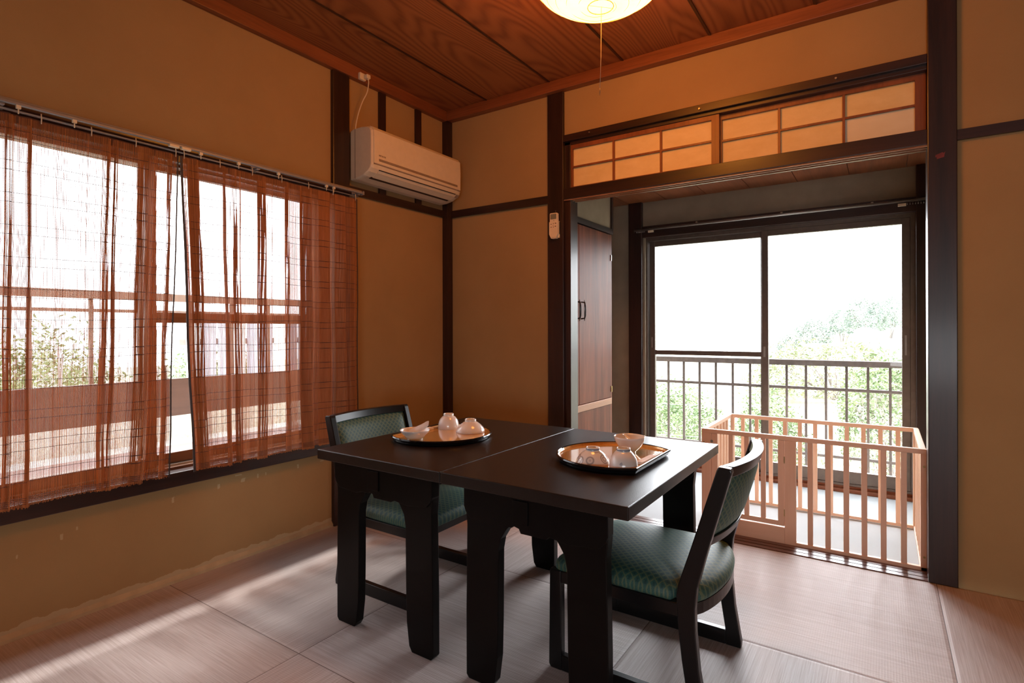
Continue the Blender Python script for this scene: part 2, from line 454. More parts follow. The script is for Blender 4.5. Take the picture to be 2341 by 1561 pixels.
# ------------------------------------------------------------------ mesh helpers
class MB:
    def __init__(s): s.v, s.f, s.sm = [], [], []
    def add(s, vs, fs, smooth=False):
        b = len(s.v); s.v += [tuple(v) for v in vs]
        s.f += [tuple(b + i for i in f) for f in fs]; s.sm += [smooth] * len(fs); return s
    def box(s, x0, x1, y0, y1, z0, z1):
        x0, x1 = min(x0, x1), max(x0, x1); y0, y1 = min(y0, y1), max(y0, y1); z0, z1 = min(z0, z1), max(z0, z1)
        v = [(x, y, z) for z in (z0, z1) for x, y in ((x0, y0), (x1, y0), (x1, y1), (x0, y1))]
        return s.add(v, [(3, 2, 1, 0), (4, 5, 6, 7), (0, 1, 5, 4), (1, 2, 6, 5), (2, 3, 7, 6), (3, 0, 4, 7)])
    def prism(s, pts, axis, a, b):
        """polygon pts extruded between a and b on axis; pts hold the two other coordinates in xyz order"""
        area = sum(pts[i][0] * pts[(i + 1) % len(pts)][1] - pts[(i + 1) % len(pts)][0] * pts[i][1] for i in range(len(pts)))
        if area < 0: pts = pts[::-1]
        def P(p, c):
            return {'x': (c, p[0], p[1]), 'y': (p[0], c, p[1]), 'z': (p[0], p[1], c)}[axis]
        n = len(pts); v = [P(p, a) for p in pts] + [P(p, b) for p in pts]
        fs = [tuple(range(n))[::-1], tuple(range(n, 2 * n))] + [(i, (i + 1) % n, n + (i + 1) % n, n + i) for i in range(n)]
        flip = (axis == 'y') != (a > b)
        if flip: fs = [f[::-1] for f in fs]
        return s.add(v, fs)
    def tube(s, pts, r, n=8, cap=True):
        pts = [Vector(p) for p in pts]; rs = r if isinstance(r, (list, tuple)) else [r] * len(pts)
        vs, fs = [], []; up = None
        for i, p in enumerate(pts):
            t = (pts[min(i + 1, len(pts) - 1)] - pts[max(i - 1, 0)]).normalized()
            if up is None: up = Vector((0, 0, 1)) if abs(t.z) < 0.9 else Vector((1, 0, 0))
            a = t.cross(up).normalized(); b = a.cross(t).normalized(); up = b
            for k in range(n):
                q = 2 * PI * k / n; vs.append(p + (a * math.cos(q) + b * math.sin(q)) * rs[i])
        for i in range(len(pts) - 1):
            for k in range(n):
                k2 = (k + 1) % n; fs.append((i * n + k, i * n + k2, (i + 1) * n + k2, (i + 1) * n + k))
        s.add(vs, fs, True)
        if cap:
            m = len(pts) - 1; b0 = len(s.v) - len(vs)
            s.f += [tuple(b0 + k for k in range(n))[::-1], tuple(b0 + m * n + k for k in range(n))]; s.sm += [False, False]
        return s
    def lathe(s, prof, c=(0, 0, 0), n=40, closed=False):
        """prof: (r, z) pairs; pairs with r = 0 make poles"""
        vs, fs, rings = [], [], []
        for r, z in prof:
            if r < 1e-6: rings.append([len(vs)]); vs.append((c[0], c[1], c[2] + z))
            else:
                rings.append(list(range(len(vs), len(vs) + n)))
                vs += [(c[0] + r * math.cos(2 * PI * k / n), c[1] + r * math.sin(2 * PI * k / n), c[2] + z) for k in range(n)]
        pr = list(zip(rings, rings[1:])) + ([(rings[-1], rings[0])] if closed else [])
        for A, B in pr:
            for k in range(n):
                k2 = (k + 1) % n
                if len(A) == 1 and len(B) == 1: continue
                if len(A) == 1: fs.append((A[0], B[k2], B[k]))
                elif len(B) == 1: fs.append((A[k], A[k2], B[0]))
                else: fs.append((A[k], A[k2], B[k2], B[k]))
        return s.add(vs, fs, True)
    def grid(s, P, nu, nv, fn, smooth=True, closed_u=False):
        vs = [fn(i / nu, j / nv) for j in range(nv + 1) for i in range(nu + (0 if closed_u else 1))]
        w = nu if closed_u else nu + 1
        fs = [(j * w + i, j * w + (i + 1) % w, (j + 1) * w + (i + 1) % w, (j + 1) * w + i) for j in range(nv) for i in range(nu)]
        return s.add(vs, fs, smooth)

def obj(name, mb, mat, parent=None, bevel=0.0, seg=2):
    me = bpy.data.meshes.new(name)
    off = Vector(parent_loc(parent)) if parent else Vector((0, 0, 0))
    me.from_pydata([(v[0] - off.x, v[1] - off.y, v[2] - off.z) for v in mb.v], [], mb.f)
    me.polygons.foreach_set('use_smooth', mb.sm)
    me.update()
    me.materials.append(mat)
    o = bpy.data.objects.new(name, me); COL.objects.link(o)
    if parent: o.parent = parent
    if bevel:
        b = o.modifiers.new('edges', 'BEVEL'); b.width = bevel; b.segments = seg; b.limit_method = 'ANGLE'; b.angle_limit = math.radians(40)
    return o

def parent_loc(p):
    v = Vector((0, 0, 0))
    while p: v += p.location; p = p.parent
    return v

def empty(name, loc):
    o = bpy.data.objects.new(name, None); COL.objects.link(o); o.location = loc
    o.empty_display_size = 0.05
    return o

def tag(o, label=None, cat=None, group=None, kind=None):
    if label: o['label'] = label
    if cat: o['category'] = cat
    if group: o['group'] = group
    if kind: o['kind'] = kind
    return o

def struct(name, mb, mat, label=None, cat=None, parent=None, bevel=0.0):
    o = obj(name, mb, mat, parent, bevel)
    if parent is None: tag(o, label, cat, None, 'structure')
    return o

def copy_tree(o, parent=None):
    c = o.copy(); COL.objects.link(c)
    if parent: c.parent = parent
    for ch in list(o.children):
        d = copy_tree(ch, c)
    return c

# ------------------------------------------------------------------ room shell
X0, Y0 = -2.384, 2.777          # left wall plane, back wall plane
RX, RY = 2.9, -1.9              # unseen right and rear walls
CZ = 2.44

struct('floor', MB().box(X0 - .02, RX, RY, Y0, -0.06, 0.0), M['tatami'], 'tatami floor of borderless square mats laid in alternating weave', 'floor')
struct('ceiling', MB().box(X0, RX, RY, Y0, CZ, CZ + 0.06), M['ceiling'], 'reddish brown board ceiling with cathedral wood grain', 'ceiling')
seams = MB()
for k in range(-1, 12):
    x = -2.028 + 0.4475 * k
    if x > X0 + .05 and x < RX:
        seams.prism([(x - .010, CZ), (x + .004, CZ), (x + .004, CZ - .006), (x - .010, CZ - .0015)], 'y', RY, Y0 - .035)
struct('trim_1', seams, M['dark_y'], 'lapped edges of the ceiling boards', 'ceiling trim')

# left wall, with the window opening y -1.4 .. 1.80, z .45 .. 1.73
wl_ = MB()
WX = X0 - 0.16
wl_.box(WX, X0, RY, Y0, -0.06, 0.43)
wl_.box(WX, X0, RY, Y0, 1.72, CZ)
wl_.box(WX, X0, RY, -0.30, 0.43, 1.72)
wl_.box(WX, X0, 1.86, Y0, 0.43, 1.72)
struct('wall_left', wl_, M['wall_chipped'], 'ochre plastered wall holding the curtained window', 'wall')

# back wall with the veranda opening x -1.508 .. .152
wb = MB()
WB0, WB1 = Y0 + 0.012, Y0 + 0.10
wb.box(X0, -1.56, WB0, WB1, -0.06, CZ)
wb.box(-1.56, 0.20, WB0, WB1, 2.10, CZ)
wb.box(0.20, RX, WB0, WB1, -0.06, CZ)
wb.box(-1.508, 0.160, Y0 + .095, Y0 + .118, 1.83, 2.11)  # unseen backing behind the transom, added to stop sky light leaking in
struct('wall_back', wb, M['wall'], 'ochre plastered wall around the veranda opening', 'wall')
struct('wall_right', MB().box(RX, RX + .1, RY, Y0 + .1, -0.06, CZ), M['wall'], 'ochre plastered wall on the right side', 'wall')
struct('wall_rear', MB().box(X0, 0.1, RY - .1, RY, -0.06, CZ).box(1.9, RX, RY - .1, RY, -0.06, CZ).box(0.1, 1.9, RY - .1, RY, -0.06, .45).box(0.1, 1.9, RY - .1, RY, 1.05, CZ), M['wall'], 'ochre plastered wall behind the viewer', 'wall')  # gap in this unseen wall is added to brighten the room

# cornice
co = MB()
co.box(X0, X0 + .035, RY, Y0, 2.375, CZ)
struct('trim_2', co, M['red_y'], 'red brown cornice above the curtained wall', 'cornice', bevel=.003)
struct('trim_3', MB().box(X0 + .035, RX, Y0 - .037, Y0 + .012, 2.378, CZ), M['red_x'], 'red brown cornice above the veranda opening', 'cornice', bevel=.003)

# posts
struct('trim_4', MB().box(X0 - .02, X0 + .022, 1.858, 1.964, 0, 2.375), M['dark_z'], 'dark post between window and air conditioner', 'post', bevel=.003)
struct('trim_5', MB().box(X0 - .01, X0 + .014, 2.183, 2.231, 1.79, 2.375), M['dark_z'], 'thin dark strut nearer the plug, above the air conditioner', 'post')
struct('trim_6', MB().box(X0 - .01, X0 + .014, 2.478, 2.526, 1.79, 2.375), M['dark_z'], 'thin dark strut nearer the room corner above the air conditioner', 'post')
struct('trim_7', MB().box(X0, X0 + .042, 2.735, Y0 + .012, 0, 2.378), M['dark_z'], 'slim dark post in the room corner', 'post', bevel=.002)
struct('trim_8', MB().box(-1.611, -1.508, Y0 - .007, Y0 + .11, 0, 2.378), M['dark_z'], 'dark post at the left of the veranda opening', 'post', bevel=.003)
struct('trim_9', MB().box(0.152, 0.246, Y0 - .007, Y0 + .11, 0, 2.378), M['dark_z'], 'dark post at the right of the veranda opening', 'post', bevel=.003)
tag(obj('sticker_mark', MB().prism([(.178, 1.712), (.200, 1.720), (.203, 1.716), (.209, 1.722), (.206, 1.710), (.205, 1.700), (.182, 1.695), (.181, 1.703), (.176, 1.704)], 'y', Y0 - .0085, Y0 - .0065), M['redmark']),
    'small torn red sticker on the right opening post', 'sticker')

# beams
struct('trim_10', MB().box(X0, X0 + .016, 1.964, 2.735, 1.752, 1.795), M['dark_y'], 'dark rail under the air conditioner', 'beam')
struct('trim_11', MB().box(X0 + .042, -1.611, Y0 - .004, Y0 + .02, 1.752, 1.797), M['dark_x'], 'dark rail between room corner and left opening post', 'beam')
struct('trim_12', MB().box(0.246, RX, Y0 - .004, Y0 + .02, 1.761, 1.801), M['dark_x'], 'dark rail right of the right opening post', 'beam')
struct('trim_13', MB().box(-1.508, 0.152, Y0 - .007, Y0 + .10, 2.088, 2.126).box(-1.508, .152, Y0 + .012, Y0 + .09, 2.070, 2.09), M['dark_x'], 'dark lintel above the paper transom', 'beam', bevel=.002)
km = MB().box(-1.508, 0.152, Y0 - .007, Y0 + .11, 1.762, 1.822)
struct('trim_14', km, M['dark_x'], 'dark grooved head beam under the paper transom', 'beam', bevel=.002)
gr = MB()
for yy in (2.780, 2.812, 2.846):
    gr.box(-1.508, .152, yy, yy + .006, 1.755, 1.762)
struct('trim_15', gr, M['strip'], 'sliding door grooves under the head beam', 'track')
struct('trim_16', MB().box(-1.508, -1.471, Y0 + .012, Y0 + .10, 0, 2.088), M['dark_z'], 'inner jamb beside the left opening post', 'jamb', bevel=.002)
# threshold
th_ = MB().box(-1.508, .152, Y0 - .002, Y0 + .105, -.03, -.001)
for ya_, yb_ in ((2.776, 2.806), (2.813, 2.843), (2.850, 2.881)):
    th_.box(-1.508, .152, ya_, yb_, -.001, .004)
struct('trim_17', th_, M['threshold'], 'grooved wooden threshold of the veranda opening', 'threshold')
# window apron sill on the left wall
struct('trim_18', MB().box(X0 - .02, X0 + .04, -.32, 1.858, .395, .452), M['dark_y'], 'dark sill beam under the curtained window', 'sill', bevel=.003)
struct('trim_19', MB().box(X0 - .02, X0 + .020, -.32, 1.858, 1.700, 1.770), M['dark_y'], 'dark head beam above the curtained window', 'beam', bevel=.003)
bb = MB()
bb.prism([(X0, 0), (X0 + .012, 0), (X0 + .012, .012), (X0, .026)], 'y', RY, 1.858)
struct('baseboard_left', bb, M['wall_foot'], 'rounded clay bead at the foot of the curtained wall', 'baseboard')

# ------------------------------------------------------------------ transom (window_3)
tr = empty('window_3', (-0.68, Y0, 1.822)); tag(tr, 'aged paper transom with two sliding lattice panels', 'transom', None, 'structure')
def sash(x0, x1, y, split, centre_left=False):
    r = empty('sash', (0, 0, 0)); r.parent = tr
    r.location = Vector((x0, y, 1.822)) - Vector(tr.location)
    f = MB()
    f.box(x0 - .036, x0, y, y + .022, 1.822, 2.072); f.box(x1, x1 + .036, y, y + .022, 1.822, 2.072)
    f.box(x0, x1, y, y + .022, 1.822, 1.832); f.box(x0, x1, y, y + .022, 2.048, 2.072)
    obj('sash_frame', f, M['red_z'] if not centre_left else M['red_z'], r)
    k = MB()
    for xs in split: k.box(xs - .005, xs + .005, y + .003, y + .016, 1.832, 2.048)
    k.box(x0, x1, y + .0035, y + .0135, 1.940, 1.949)
    obj('lattice', k, M['red_z'], r)
    return r
s1 = sash(-1.461, -.695, Y0 + .018, (-1.213, -.950))
s2 = sash(-.652, .114, Y0 + .045, (-.397, -.139))
obj('paper_panel', MB().box(-1.461, -.695, Y0 + .034, Y0 + .036, 1.832, 2.048), M['shoji'], s1)
obj('paper_panel', MB().box(-.652, -.139, Y0 + .061, Y0 + .063, 1.832, 2.048).box(-.139, .114, Y0 + .061, Y0 + .063, 1.945, 2.048), M['shoji'], s2)
pp = obj('paper_panel', MB().box(-.139, .114, Y0 + .061, Y0 + .063, 1.832, 1.945), M['shoji_new'], s2)
pp['label'] = 'paler newer paper in the lower right field'
for k_, (x, z) in enumerate(((-1.34, 2.108), (-.745, 2.104), (-.165, 2.105))):
    q = MB().tube([(x, Y0 - .004, z), (x, Y0 - .016, z)], [.002, .0045], 8)
    tag(obj('push_pin', q, M['steel']), ['small pin in the lintel near the left opening post', 'small pin in the middle of the transom lintel', 'small pin in the lintel near the right opening post'][k_], 'pin', 'pins in the transom lintel')

# ------------------------------------------------------------------ veranda
VY = 4.05
struct('floor_veranda', MB().box(-2.2, .40, Y0 + .105, VY - .02, -.06, -.004), M['carpet'], 'pale carpeted floor of the sunlit veranda', 'floor')
vc = MB()
for k in range(9):
    x = -2.2 + .29 * k
    vc.box(x + .002, x + .288, Y0 + .10, VY + .12, 1.985, 2.0)
vc.box(-2.2, .42, Y0 + .10, VY + .12, 2.0, 2.04)
struct('ceiling_veranda', vc, M['red_y'], 'low brown board ceiling of the veranda', 'ceiling')
vw = MB()
vw.box(-2.2, -1.50, VY, VY + .12, -.06, 1.985)
vw.box(-1.50, .166, VY, VY + .12, 1.79, 1.985)
vw.box(.166, .42, VY, VY + .12, -.06, 1.985)
struct('wall_veranda', vw, M['veranda_wall'], 'grey beige wall around the veranda window', 'wall')
struct('wall_veranda_left', MB().box(-2.26, -2.2, Y0 + .1, VY + .12, -.06, 2.0), M['veranda_wall'], 'end wall behind the veranda closet', 'wall')
struct('wall_veranda_right', MB().box(.30, .42, Y0 + .11, VY, -.06, 1.985), M['veranda_wall'], 'plastered end wall at the right of the veranda', 'wall')
# closet
cl = empty('closet', (-1.60, 3.17, 0)); tag(cl, 'built-in dark red wood closet on the left of the veranda', 'closet')
CX_ = -1.515
obj('carcass', MB().box(-2.19, CX_ - .022, Y0 + .125, 3.47, -.004, 1.66).box(-2.19, CX_ - .006, 3.452, 3.475, -.004, 1.66), M['closet'], cl)
for (a, b, lab) in ((2.885, 2.978, 0), (2.981, 3.450, 1)):
    d = obj('door', MB().box(CX_ - .022, CX_, a, b, .565, 1.655), M['closet'], cl, .002)
    hy = 2.950 if lab == 0 else 3.012
    h = MB().tube([(CX_ - .002, hy, 1.085), (CX_ + .022, hy, 1.088), (CX_ + .026, hy, 1.105), (CX_ + .027, hy, 1.135), (CX_ + .026, hy, 1.165), (CX_ + .022, hy, 1.183), (CX_ - .002, hy, 1.186)], .0042, 8)
    h.tube([(CX_ + .020, hy, 1.072), (CX_ + .020, hy, 1.198)], [.002, .002], 6)
    hh = obj('handle', h, M['handle'], d)
obj('cross_rail', MB().box(CX_ - .022, CX_ + .004, 2.885, 3.452, .520, .562), M['strip'], cl, .002)['label'] = 'pale orange wood rail across the closet'
obj('door', MB().box(CX_ - .022, CX_ - .004, 2.925, 3.450, .0, .517), M['closet'], cl, .002)
obj('hinge', MB().box(CX_ - .002, CX_ + .005, 3.446, 3.454, .60, .64), M['brass'], cl)
obj('hinge', MB().box(CX_ - .002, CX_ + .005, 3.446, 3.454, 1.48, 1.52), M['alu_light'], cl)
struct('trim_20', MB().box(-2.19, CX_ + .006, Y0 + .11, 3.475, 1.66, 1.695).box(CX_ - .02, CX_ + .006, 3.452, 3.478, 1.695, 1.985), M['dark_y'], 'dark rail and stile above the veranda closet', 'beam')
struct('wall_veranda_closet', MB().box(-2.19, CX_ - .004, Y0 + .11, 3.455, 1.695, 1.985), M['veranda_wall'], 'plaster strip above the veranda closet', 'wall')

# posts and frame of the veranda window
struct('trim_21', MB().box(-1.62, -1.515, VY - .03, VY + .12, 0, 1.985), M['dark_z'], 'dark post left of the veranda window', 'post', bevel=.003)
struct('trim_22', MB().box(.166, .298, VY - .03, VY + .12, 0, 1.985), M['dark_z'], 'dark post right of the veranda window', 'post', bevel=.003)
struct('trim_23', MB().box(-1.515, .166, VY - .02, VY + .12, 1.715, 1.80), M['dark_x'], 'dark lintel above the veranda window', 'beam', bevel=.002)
sl = MB().box(-1.515, .166, VY - .03, VY + .02, -.004, .016).box(-1.515, .166, VY + .02, VY + .12, -.004, .028)
struct('trim_24', sl, M['red_x'], 'brown wooden sill under the veranda window', 'sill', bevel=.002)

wv = empty('window_1', (-.68, VY + .06, .028)); tag(wv, 'large two-panel sliding veranda window facing the white sky', 'window', None, 'structure')
fr = MB()
for (a, b) in ((-1.515, -1.488), (.140, .166)): fr.box(a, b, VY + .02, VY + .12, .028, 1.715)
fr.box(-1.488, .140, VY + .02, VY + .12, 1.690, 1.715); fr.box(-1.488, .140, VY + .02, VY + .12, .028, .042)
obj('window_frame', fr, M['alu'], wv)
def slide(x0, x1, y, mid):
    r = empty('sliding_sash', (0, 0, 0)); r.parent = wv; r.location = Vector((x0, y, .042)) - Vector(wv.location)
    g = MB()
    g.box(x0, x0 + .042, y, y + .03, .042, 1.69); g.box(x1 - .042, x1, y, y + .03, .042, 1.69)
    g.box(x0 + .042, x1 - .042, y, y + .03, 1.652, 1.69); g.box(x0 + .042, x1 - .042, y, y + .03, .042, .118)
    if mid: g.box(x0 + .042, x1 - .042, y + .002, y + .028, .828, .862)
    obj('sash_frame', g, M['alu'], r, .002)
    obj('glass', MB().box(x0 + .042, x1 - .042, y + .013, y + .017, .118, 1.652), M['glass'], r)
    return r
sa = slide(-1.486, -.655, VY + .062, True)
sb = slide(-.705 + .02, .140, VY + .026, False)
obj('latch', MB().box(-.672, -.660, VY + .015, VY + .026, .83, .90), M['alu_light'], sb)
obj('finger_pull', MB().box(.112, .122, VY + .020, VY + .026, .86, .98), M['alu_light'], sb)
obj('finger_pull', MB().box(-1.472, -1.462, VY + .056, VY + .062, .88, .96), M['alu_light'], sa)

# veranda curtain rail
vr = empty('curtain_rail', (-.68, VY - .045, 1.775)); tag(vr, 'thin empty curtain rail above the veranda window', 'curtain rail')
obj('rail', MB().tube([(-1.565, VY - .05, 1.768), (.215, VY - .05, 1.775)], .0085, 10), M['alu_light'], vr)
for x in (-1.10, -.55, -.05): obj('bracket', MB().box(x - .006, x + .006, VY - .05, VY - .028, 1.775, 1.790).box(x - .006, x + .006, VY - .028, VY - .02, 1.775, 1.790), M['steel'], vr)
for k in range(14):
    x = (-1.545 + .012 * k) if k < 6 else (.215 - .013 * (k - 6))
    obj('runner', MB().tube([(x, VY - .05, 1.762), (x, VY - .05, 1.750)], .0022, 6), M['alu_light'], vr)
for x in (-1.435, .098):
    obj('carrier', MB().box(x - .020, x + .020, VY - .057, VY - .043, 1.745, 1.760), M['cream'], vr)

# ------------------------------------------------------------------ left window (window_2)
GX = X0 - .075
w2 = empty('window_2', (GX, .78, .452)); tag(w2, 'wide wooden framed window behind the reed curtains', 'window', None, 'structure')
f2 = MB()
f2.box(WX - .0, X0 - .02, -.30, -.27, .452, 1.72).box(WX, X0 - .02, 1.825, 1.86, .43, 1.72)
f2.box(WX, X0 - .02, -.30, 1.86, .43, .462).box(WX, X0 - .02, -.30, 1.86, 1.69, 1.72)
obj('window_frame', f2, M['sashwood'], w2)
obj('track', MB().box(X0 - .05, X0 - .045, -.27, 1.825, .462, .470).box(X0 - .09, X0 - .085, -.27, 1.825, .462, .470), M['alu_light'], w2)
def lsash(y0, y1, x, mid):
    r = empty('sliding_sash', (0, 0, 0)); r.parent = w2; r.location = Vector((x, y0, .47)) - Vector(w2.location)
    g = MB()
    g.box(x, x + .03, y0, y0 + .04, .47, 1.69).box(x, x + .03, y1 - .04, y1, .47, 1.69)
    g.box(x, x + .03, y0 + .04, y1 - .04, .47, .512).box(x, x + .03, y0 + .04, y1 - .04, 1.675, 1.69)
    if mid: g.box(x + .002, x + .028, y0 + .04, y1 - .04, 1.052, 1.095)
    obj('sash_frame', g, M['sashwood'], r, .002)
    obj('glass', MB().box(x + .013, x + .017, y0 + .04, y1 - .04, .512, 1.675), M['glass'], r)
    return r
lsash(-.27, 1.040, X0 - .062, False)
lsash(.998, 1.825, X0 - .102, True)
obj('insect_screen', MB().box(X0 - .128, X0 - .126, 1.70, 1.825, .47, 1.69), M['screen'], w2)

# ------------------------------------------------------------------ reed curtains
def interp(tab, t):
    for (a, va), (b, vb) in zip(tab, tab[1:]):
        if t <= b: return va + (vb - va) * max(0.0, min(1.0, (t - a) / (b - a)))
    return tab[-1][1]

def build_curtain(root_name, label, y_start, y_end, folds, shift_top, pitch, reed_w, seed, edges):
    """folds: (y centre, half width) of Z folds, the cloth running forward, back and forward again"""
    rnd = random.Random(seed)
    XC = X0 + .072
    pts = [(y_start, 0.0)]
    y = y_start
    for (yc, hw) in folds:
        n = max(2, int((yc - hw - y) / .05)); y_a = pts[-1][0]
        for i in range(1, n + 1):
            t = i / n
            pts.append((y_a + (yc + hw - y_a) * t, -.010 * math.sin(PI * t) + (.010 if i == n else 0)))
        pts.append((yc - hw, -.004))
        y = yc - hw
    y_a = pts[-1][0]
    for i in range(1, 9): pts.append((y_a + (y_end - y_a) * i / 8, -.008 * math.sin(PI * i / 8)))
    # arc length sampling
    L = [0.0]
    for a, b in zip(pts, pts[1:]): L.append(L[-1] + math.hypot(b[0] - a[0], b[1] - a[1]))
    def at(s):
        lo, hi = 0, len(L) - 1
        while hi - lo > 1:
            mid = (lo + hi) // 2
            if L[mid] <= s: lo = mid
            else: hi = mid
        t = (s - L[lo]) / max(1e-9, L[hi] - L[lo])
        return (pts[lo][0] + (pts[hi][0] - pts[lo][0]) * t, pts[lo][1] + (pts[hi][1] - pts[lo][1]) * t)
    ZT, ZB = 1.712, .452
    def warp(y, x, z):
        k = (ZT - z) / (ZT - ZB)
        f = (y - y_start) / (y_end - y_start)
        yy = y + shift_top(f) * k + .0025 * math.sin(z * 9 + y * 14) * (0.3 + k)
        xx = XC + x * (0.45 + .9 * k) + .004 * math.sin(z * 5 + y * 23) * k + .012 * k
        return yy, xx
    root = empty(root_name, (XC, (y_start + y_end) / 2, ZT)); tag(root, label, 'curtain', 'reed curtains on the left window')
    mb = MB(); n = int(L[-1] / pitch); NZ = 7
    for i in range(n):
        s = i * pitch + rnd.uniform(-.10, .10) * pitch
        y, x = at(max(0, min(L[-1] - 1e-6, s)))
        w = reed_w * rnd.uniform(.75, 1.25) * (1.9 if rnd.random() < .02 else 1) / 2; d = .0006
        zb = ZB + rnd.uniform(-.003, .003) + .004 * math.sin(i * .05)
        vs, fs = [], []
        ph = rnd.uniform(0, 6.28); am = rnd.uniform(0, .00035)
        for k in range(NZ + 1):
            z = ZT + (zb - ZT) * k / NZ
            yy, xx = warp(y, x, z); yy += am * math.sin(z * 11 + ph)
            vs += [(xx - d, yy - w, z), (xx + d, yy - w * .6, z), (xx + d, yy + w * .6, z), (xx - d, yy + w, z)]
        for k in range(NZ):
            for q in range(4):
                q2 = (q + 1) % 4; fs.append((k * 4 + q, (k + 1) * 4 + q, (k + 1) * 4 + q2, k * 4 + q2))
        mb.add(vs, fs)
    obj('reed_panel', mb, M['reed'], root)
    th = MB(); zs = []
    for k in range(-1, 12):
        for z0 in (1.563, 1.534):
            z = z0 - .1005 * k
            if z < ZT - .02 and z > ZB + .05: zs.append(z)
    zs += [ZB + .010, ZB + .016, ZB + .022, ZB + .028]
    m = 150
    for z in zs:
        P = []
        for i in range(m + 1):
            y, x = at(L[-1] * i / m * .99999); zz = z + .004 * math.sin(i * .09 + z * 7) * (1 if z > ZB + .04 else .2)
            yy, xx = warp(y, x, zz); P.append((xx + .0011, yy, zz))
        th.tube(P, .0009, 3, False)
    obj('binding_threads', th, M['thread'], root)
    ht = MB()
    for i in range(120):
        a = at(L[-1] * i / 120); b = at(L[-1] * (i + 1) / 120 * .99999)
        ya, xa = warp(*a, ZT); yb, xb = warp(*b, ZT)
        ht.add([(xa, ya, ZT - .022), (xb, yb, ZT - .022), (xb, yb, ZT + .004), (xa, ya, ZT + .004)], [(0, 1, 2, 3)])
    obj('header_tape', ht, M['headtape'], root)
    for e in edges:
        y, x = pts[0] if e == 0 else pts[-1]
        P = []
        t = MB(); vs = []; w = .0022 if e == 1 else .0042
        for k in range(NZ + 1):
            z = ZT + (ZB - ZT) * k / NZ; yy, xx = warp(y, x, z)
            vs += [(xx - .001, yy - w, z), (xx + .002, yy - w, z), (xx + .002, yy + w, z), (xx - .001, yy + w, z)]
        fs = [(k * 4 + q, (k + 1) * 4 + q, (k + 1) * 4 + (q + 1) % 4, k * 4 + (q + 1) % 4) for k in range(NZ) for q in range(4)]
        t.add(vs, fs)
        obj('edge_tape', t, M['tape'], root)
    nh = max(3, int((y_end - y_start) / .135))
    for i in range(nh + 1):
        yh = y_start + .01 + (y_end - y_start - .02) * i / nh
        obj('hook', MB().tube([(XC + .002, yh, 1.705), (XC + .004, yh, 1.722), (XC + .001, yh, 1.738)], .0018, 6), M['cream'], root)
    return root

build_curtain('reed_curtain', 'reddish brown reed curtain drawn over the window half nearer the viewer', -.34, 1.075,
              [(-.2, .02), (-.02, .03), (.16, .02), (.34, .025), (.50, .012), (.566, .009), (.618, .005), (.835, .008), (.862, .005), (.955, .021), (1.045, .006)],
              lambda f: -.045 * max(0, (f - .45) / .55), .0031, .00165, 3, (0, 1))
build_curtain('reed_curtain', 'reddish brown reed curtain hanging beside the post and air conditioner', 1.086, 1.968,
              [(1.130, .020), (1.255, .004), (1.300, .008), (1.425, .019), (1.552, .008), (1.655, .03), (1.76, .03), (1.86, .03), (1.935, .014)],
              lambda f: .040 * max(0, 1 - f / .35) - .006 * f, .0026, .00145, 5, (0, 1))

rl = empty('curtain_rail', (X0 + .06, .8, 1.76)); tag(rl, 'double curtain rail above the reed curtains', 'curtain rail')
obj('front_rail', MB().box(X0 + .058, X0 + .074, -.40, 2.013, 1.749, 1.758), M['railwhite'], rl, .0015)
obj('rail_cover', MB().box(X0 + .050, X0 + .070, -.40, 2.006, 1.758, 1.766), M['railbeige'], rl, .002)
obj('rear_rail', MB().box(X0 + .030, X0 + .044, -.40, 2.006, 1.735, 1.740), M['railwhite'], rl, .0015)
for y in (-.30, .55, 1.42, 1.99):
    obj('bracket', MB().box(X0 + .018, X0 + .062, y - .008, y + .008, 1.742, 1.750).box(X0 + .018, X0 + .022, y - .012, y + .012, 1.735, 1.772), M['railwhite'], rl)
for y in (.590, .739, 1.165, 1.325, 1.515, 1.78, 1.825):
    obj('runner', MB().box(X0 + .062, X0 + .072, y - .006, y + .006, 1.738, 1.750).tube([(X0 + .067, y, 1.738), (X0 + .067, y, 1.722)], .002, 6), M['cream'], rl)
for y in (1.060, 1.105):
    obj('master_carrier', MB().box(X0 + .060, X0 + .078, y - .018, y + .018, 1.741, 1.751), M['cream'], rl, .002)
obj('end_cap', MB().box(X0 + .052, X0 + .078, 2.006, 2.016, 1.744, 1.764), M['railwhite'], rl, .002)

# ------------------------------------------------------------------ air conditioner
AY0, AY1 = 1.973, 2.712
ac = empty('air_conditioner', (X0, (AY0 + AY1) / 2, 1.82)); tag(ac, 'yellowed white wall air conditioner between post and room corner', 'air conditioner')
prof = [(X0 + .016, 1.822), (X0 + .016, 2.088), (X0 + .040, 2.097), (X0 + .10, 2.097), (X0 + .150, 2.090), (X0 + .172, 2.080), (X0 + .184, 2.064),
        (X0 + .186, 2.00), (X0 + .185, 1.885), (X0 + .178, 1.868), (X0 + .160, 1.850), (X0 + .124, 1.834), (X0 + .06, 1.822)]
body = MB()
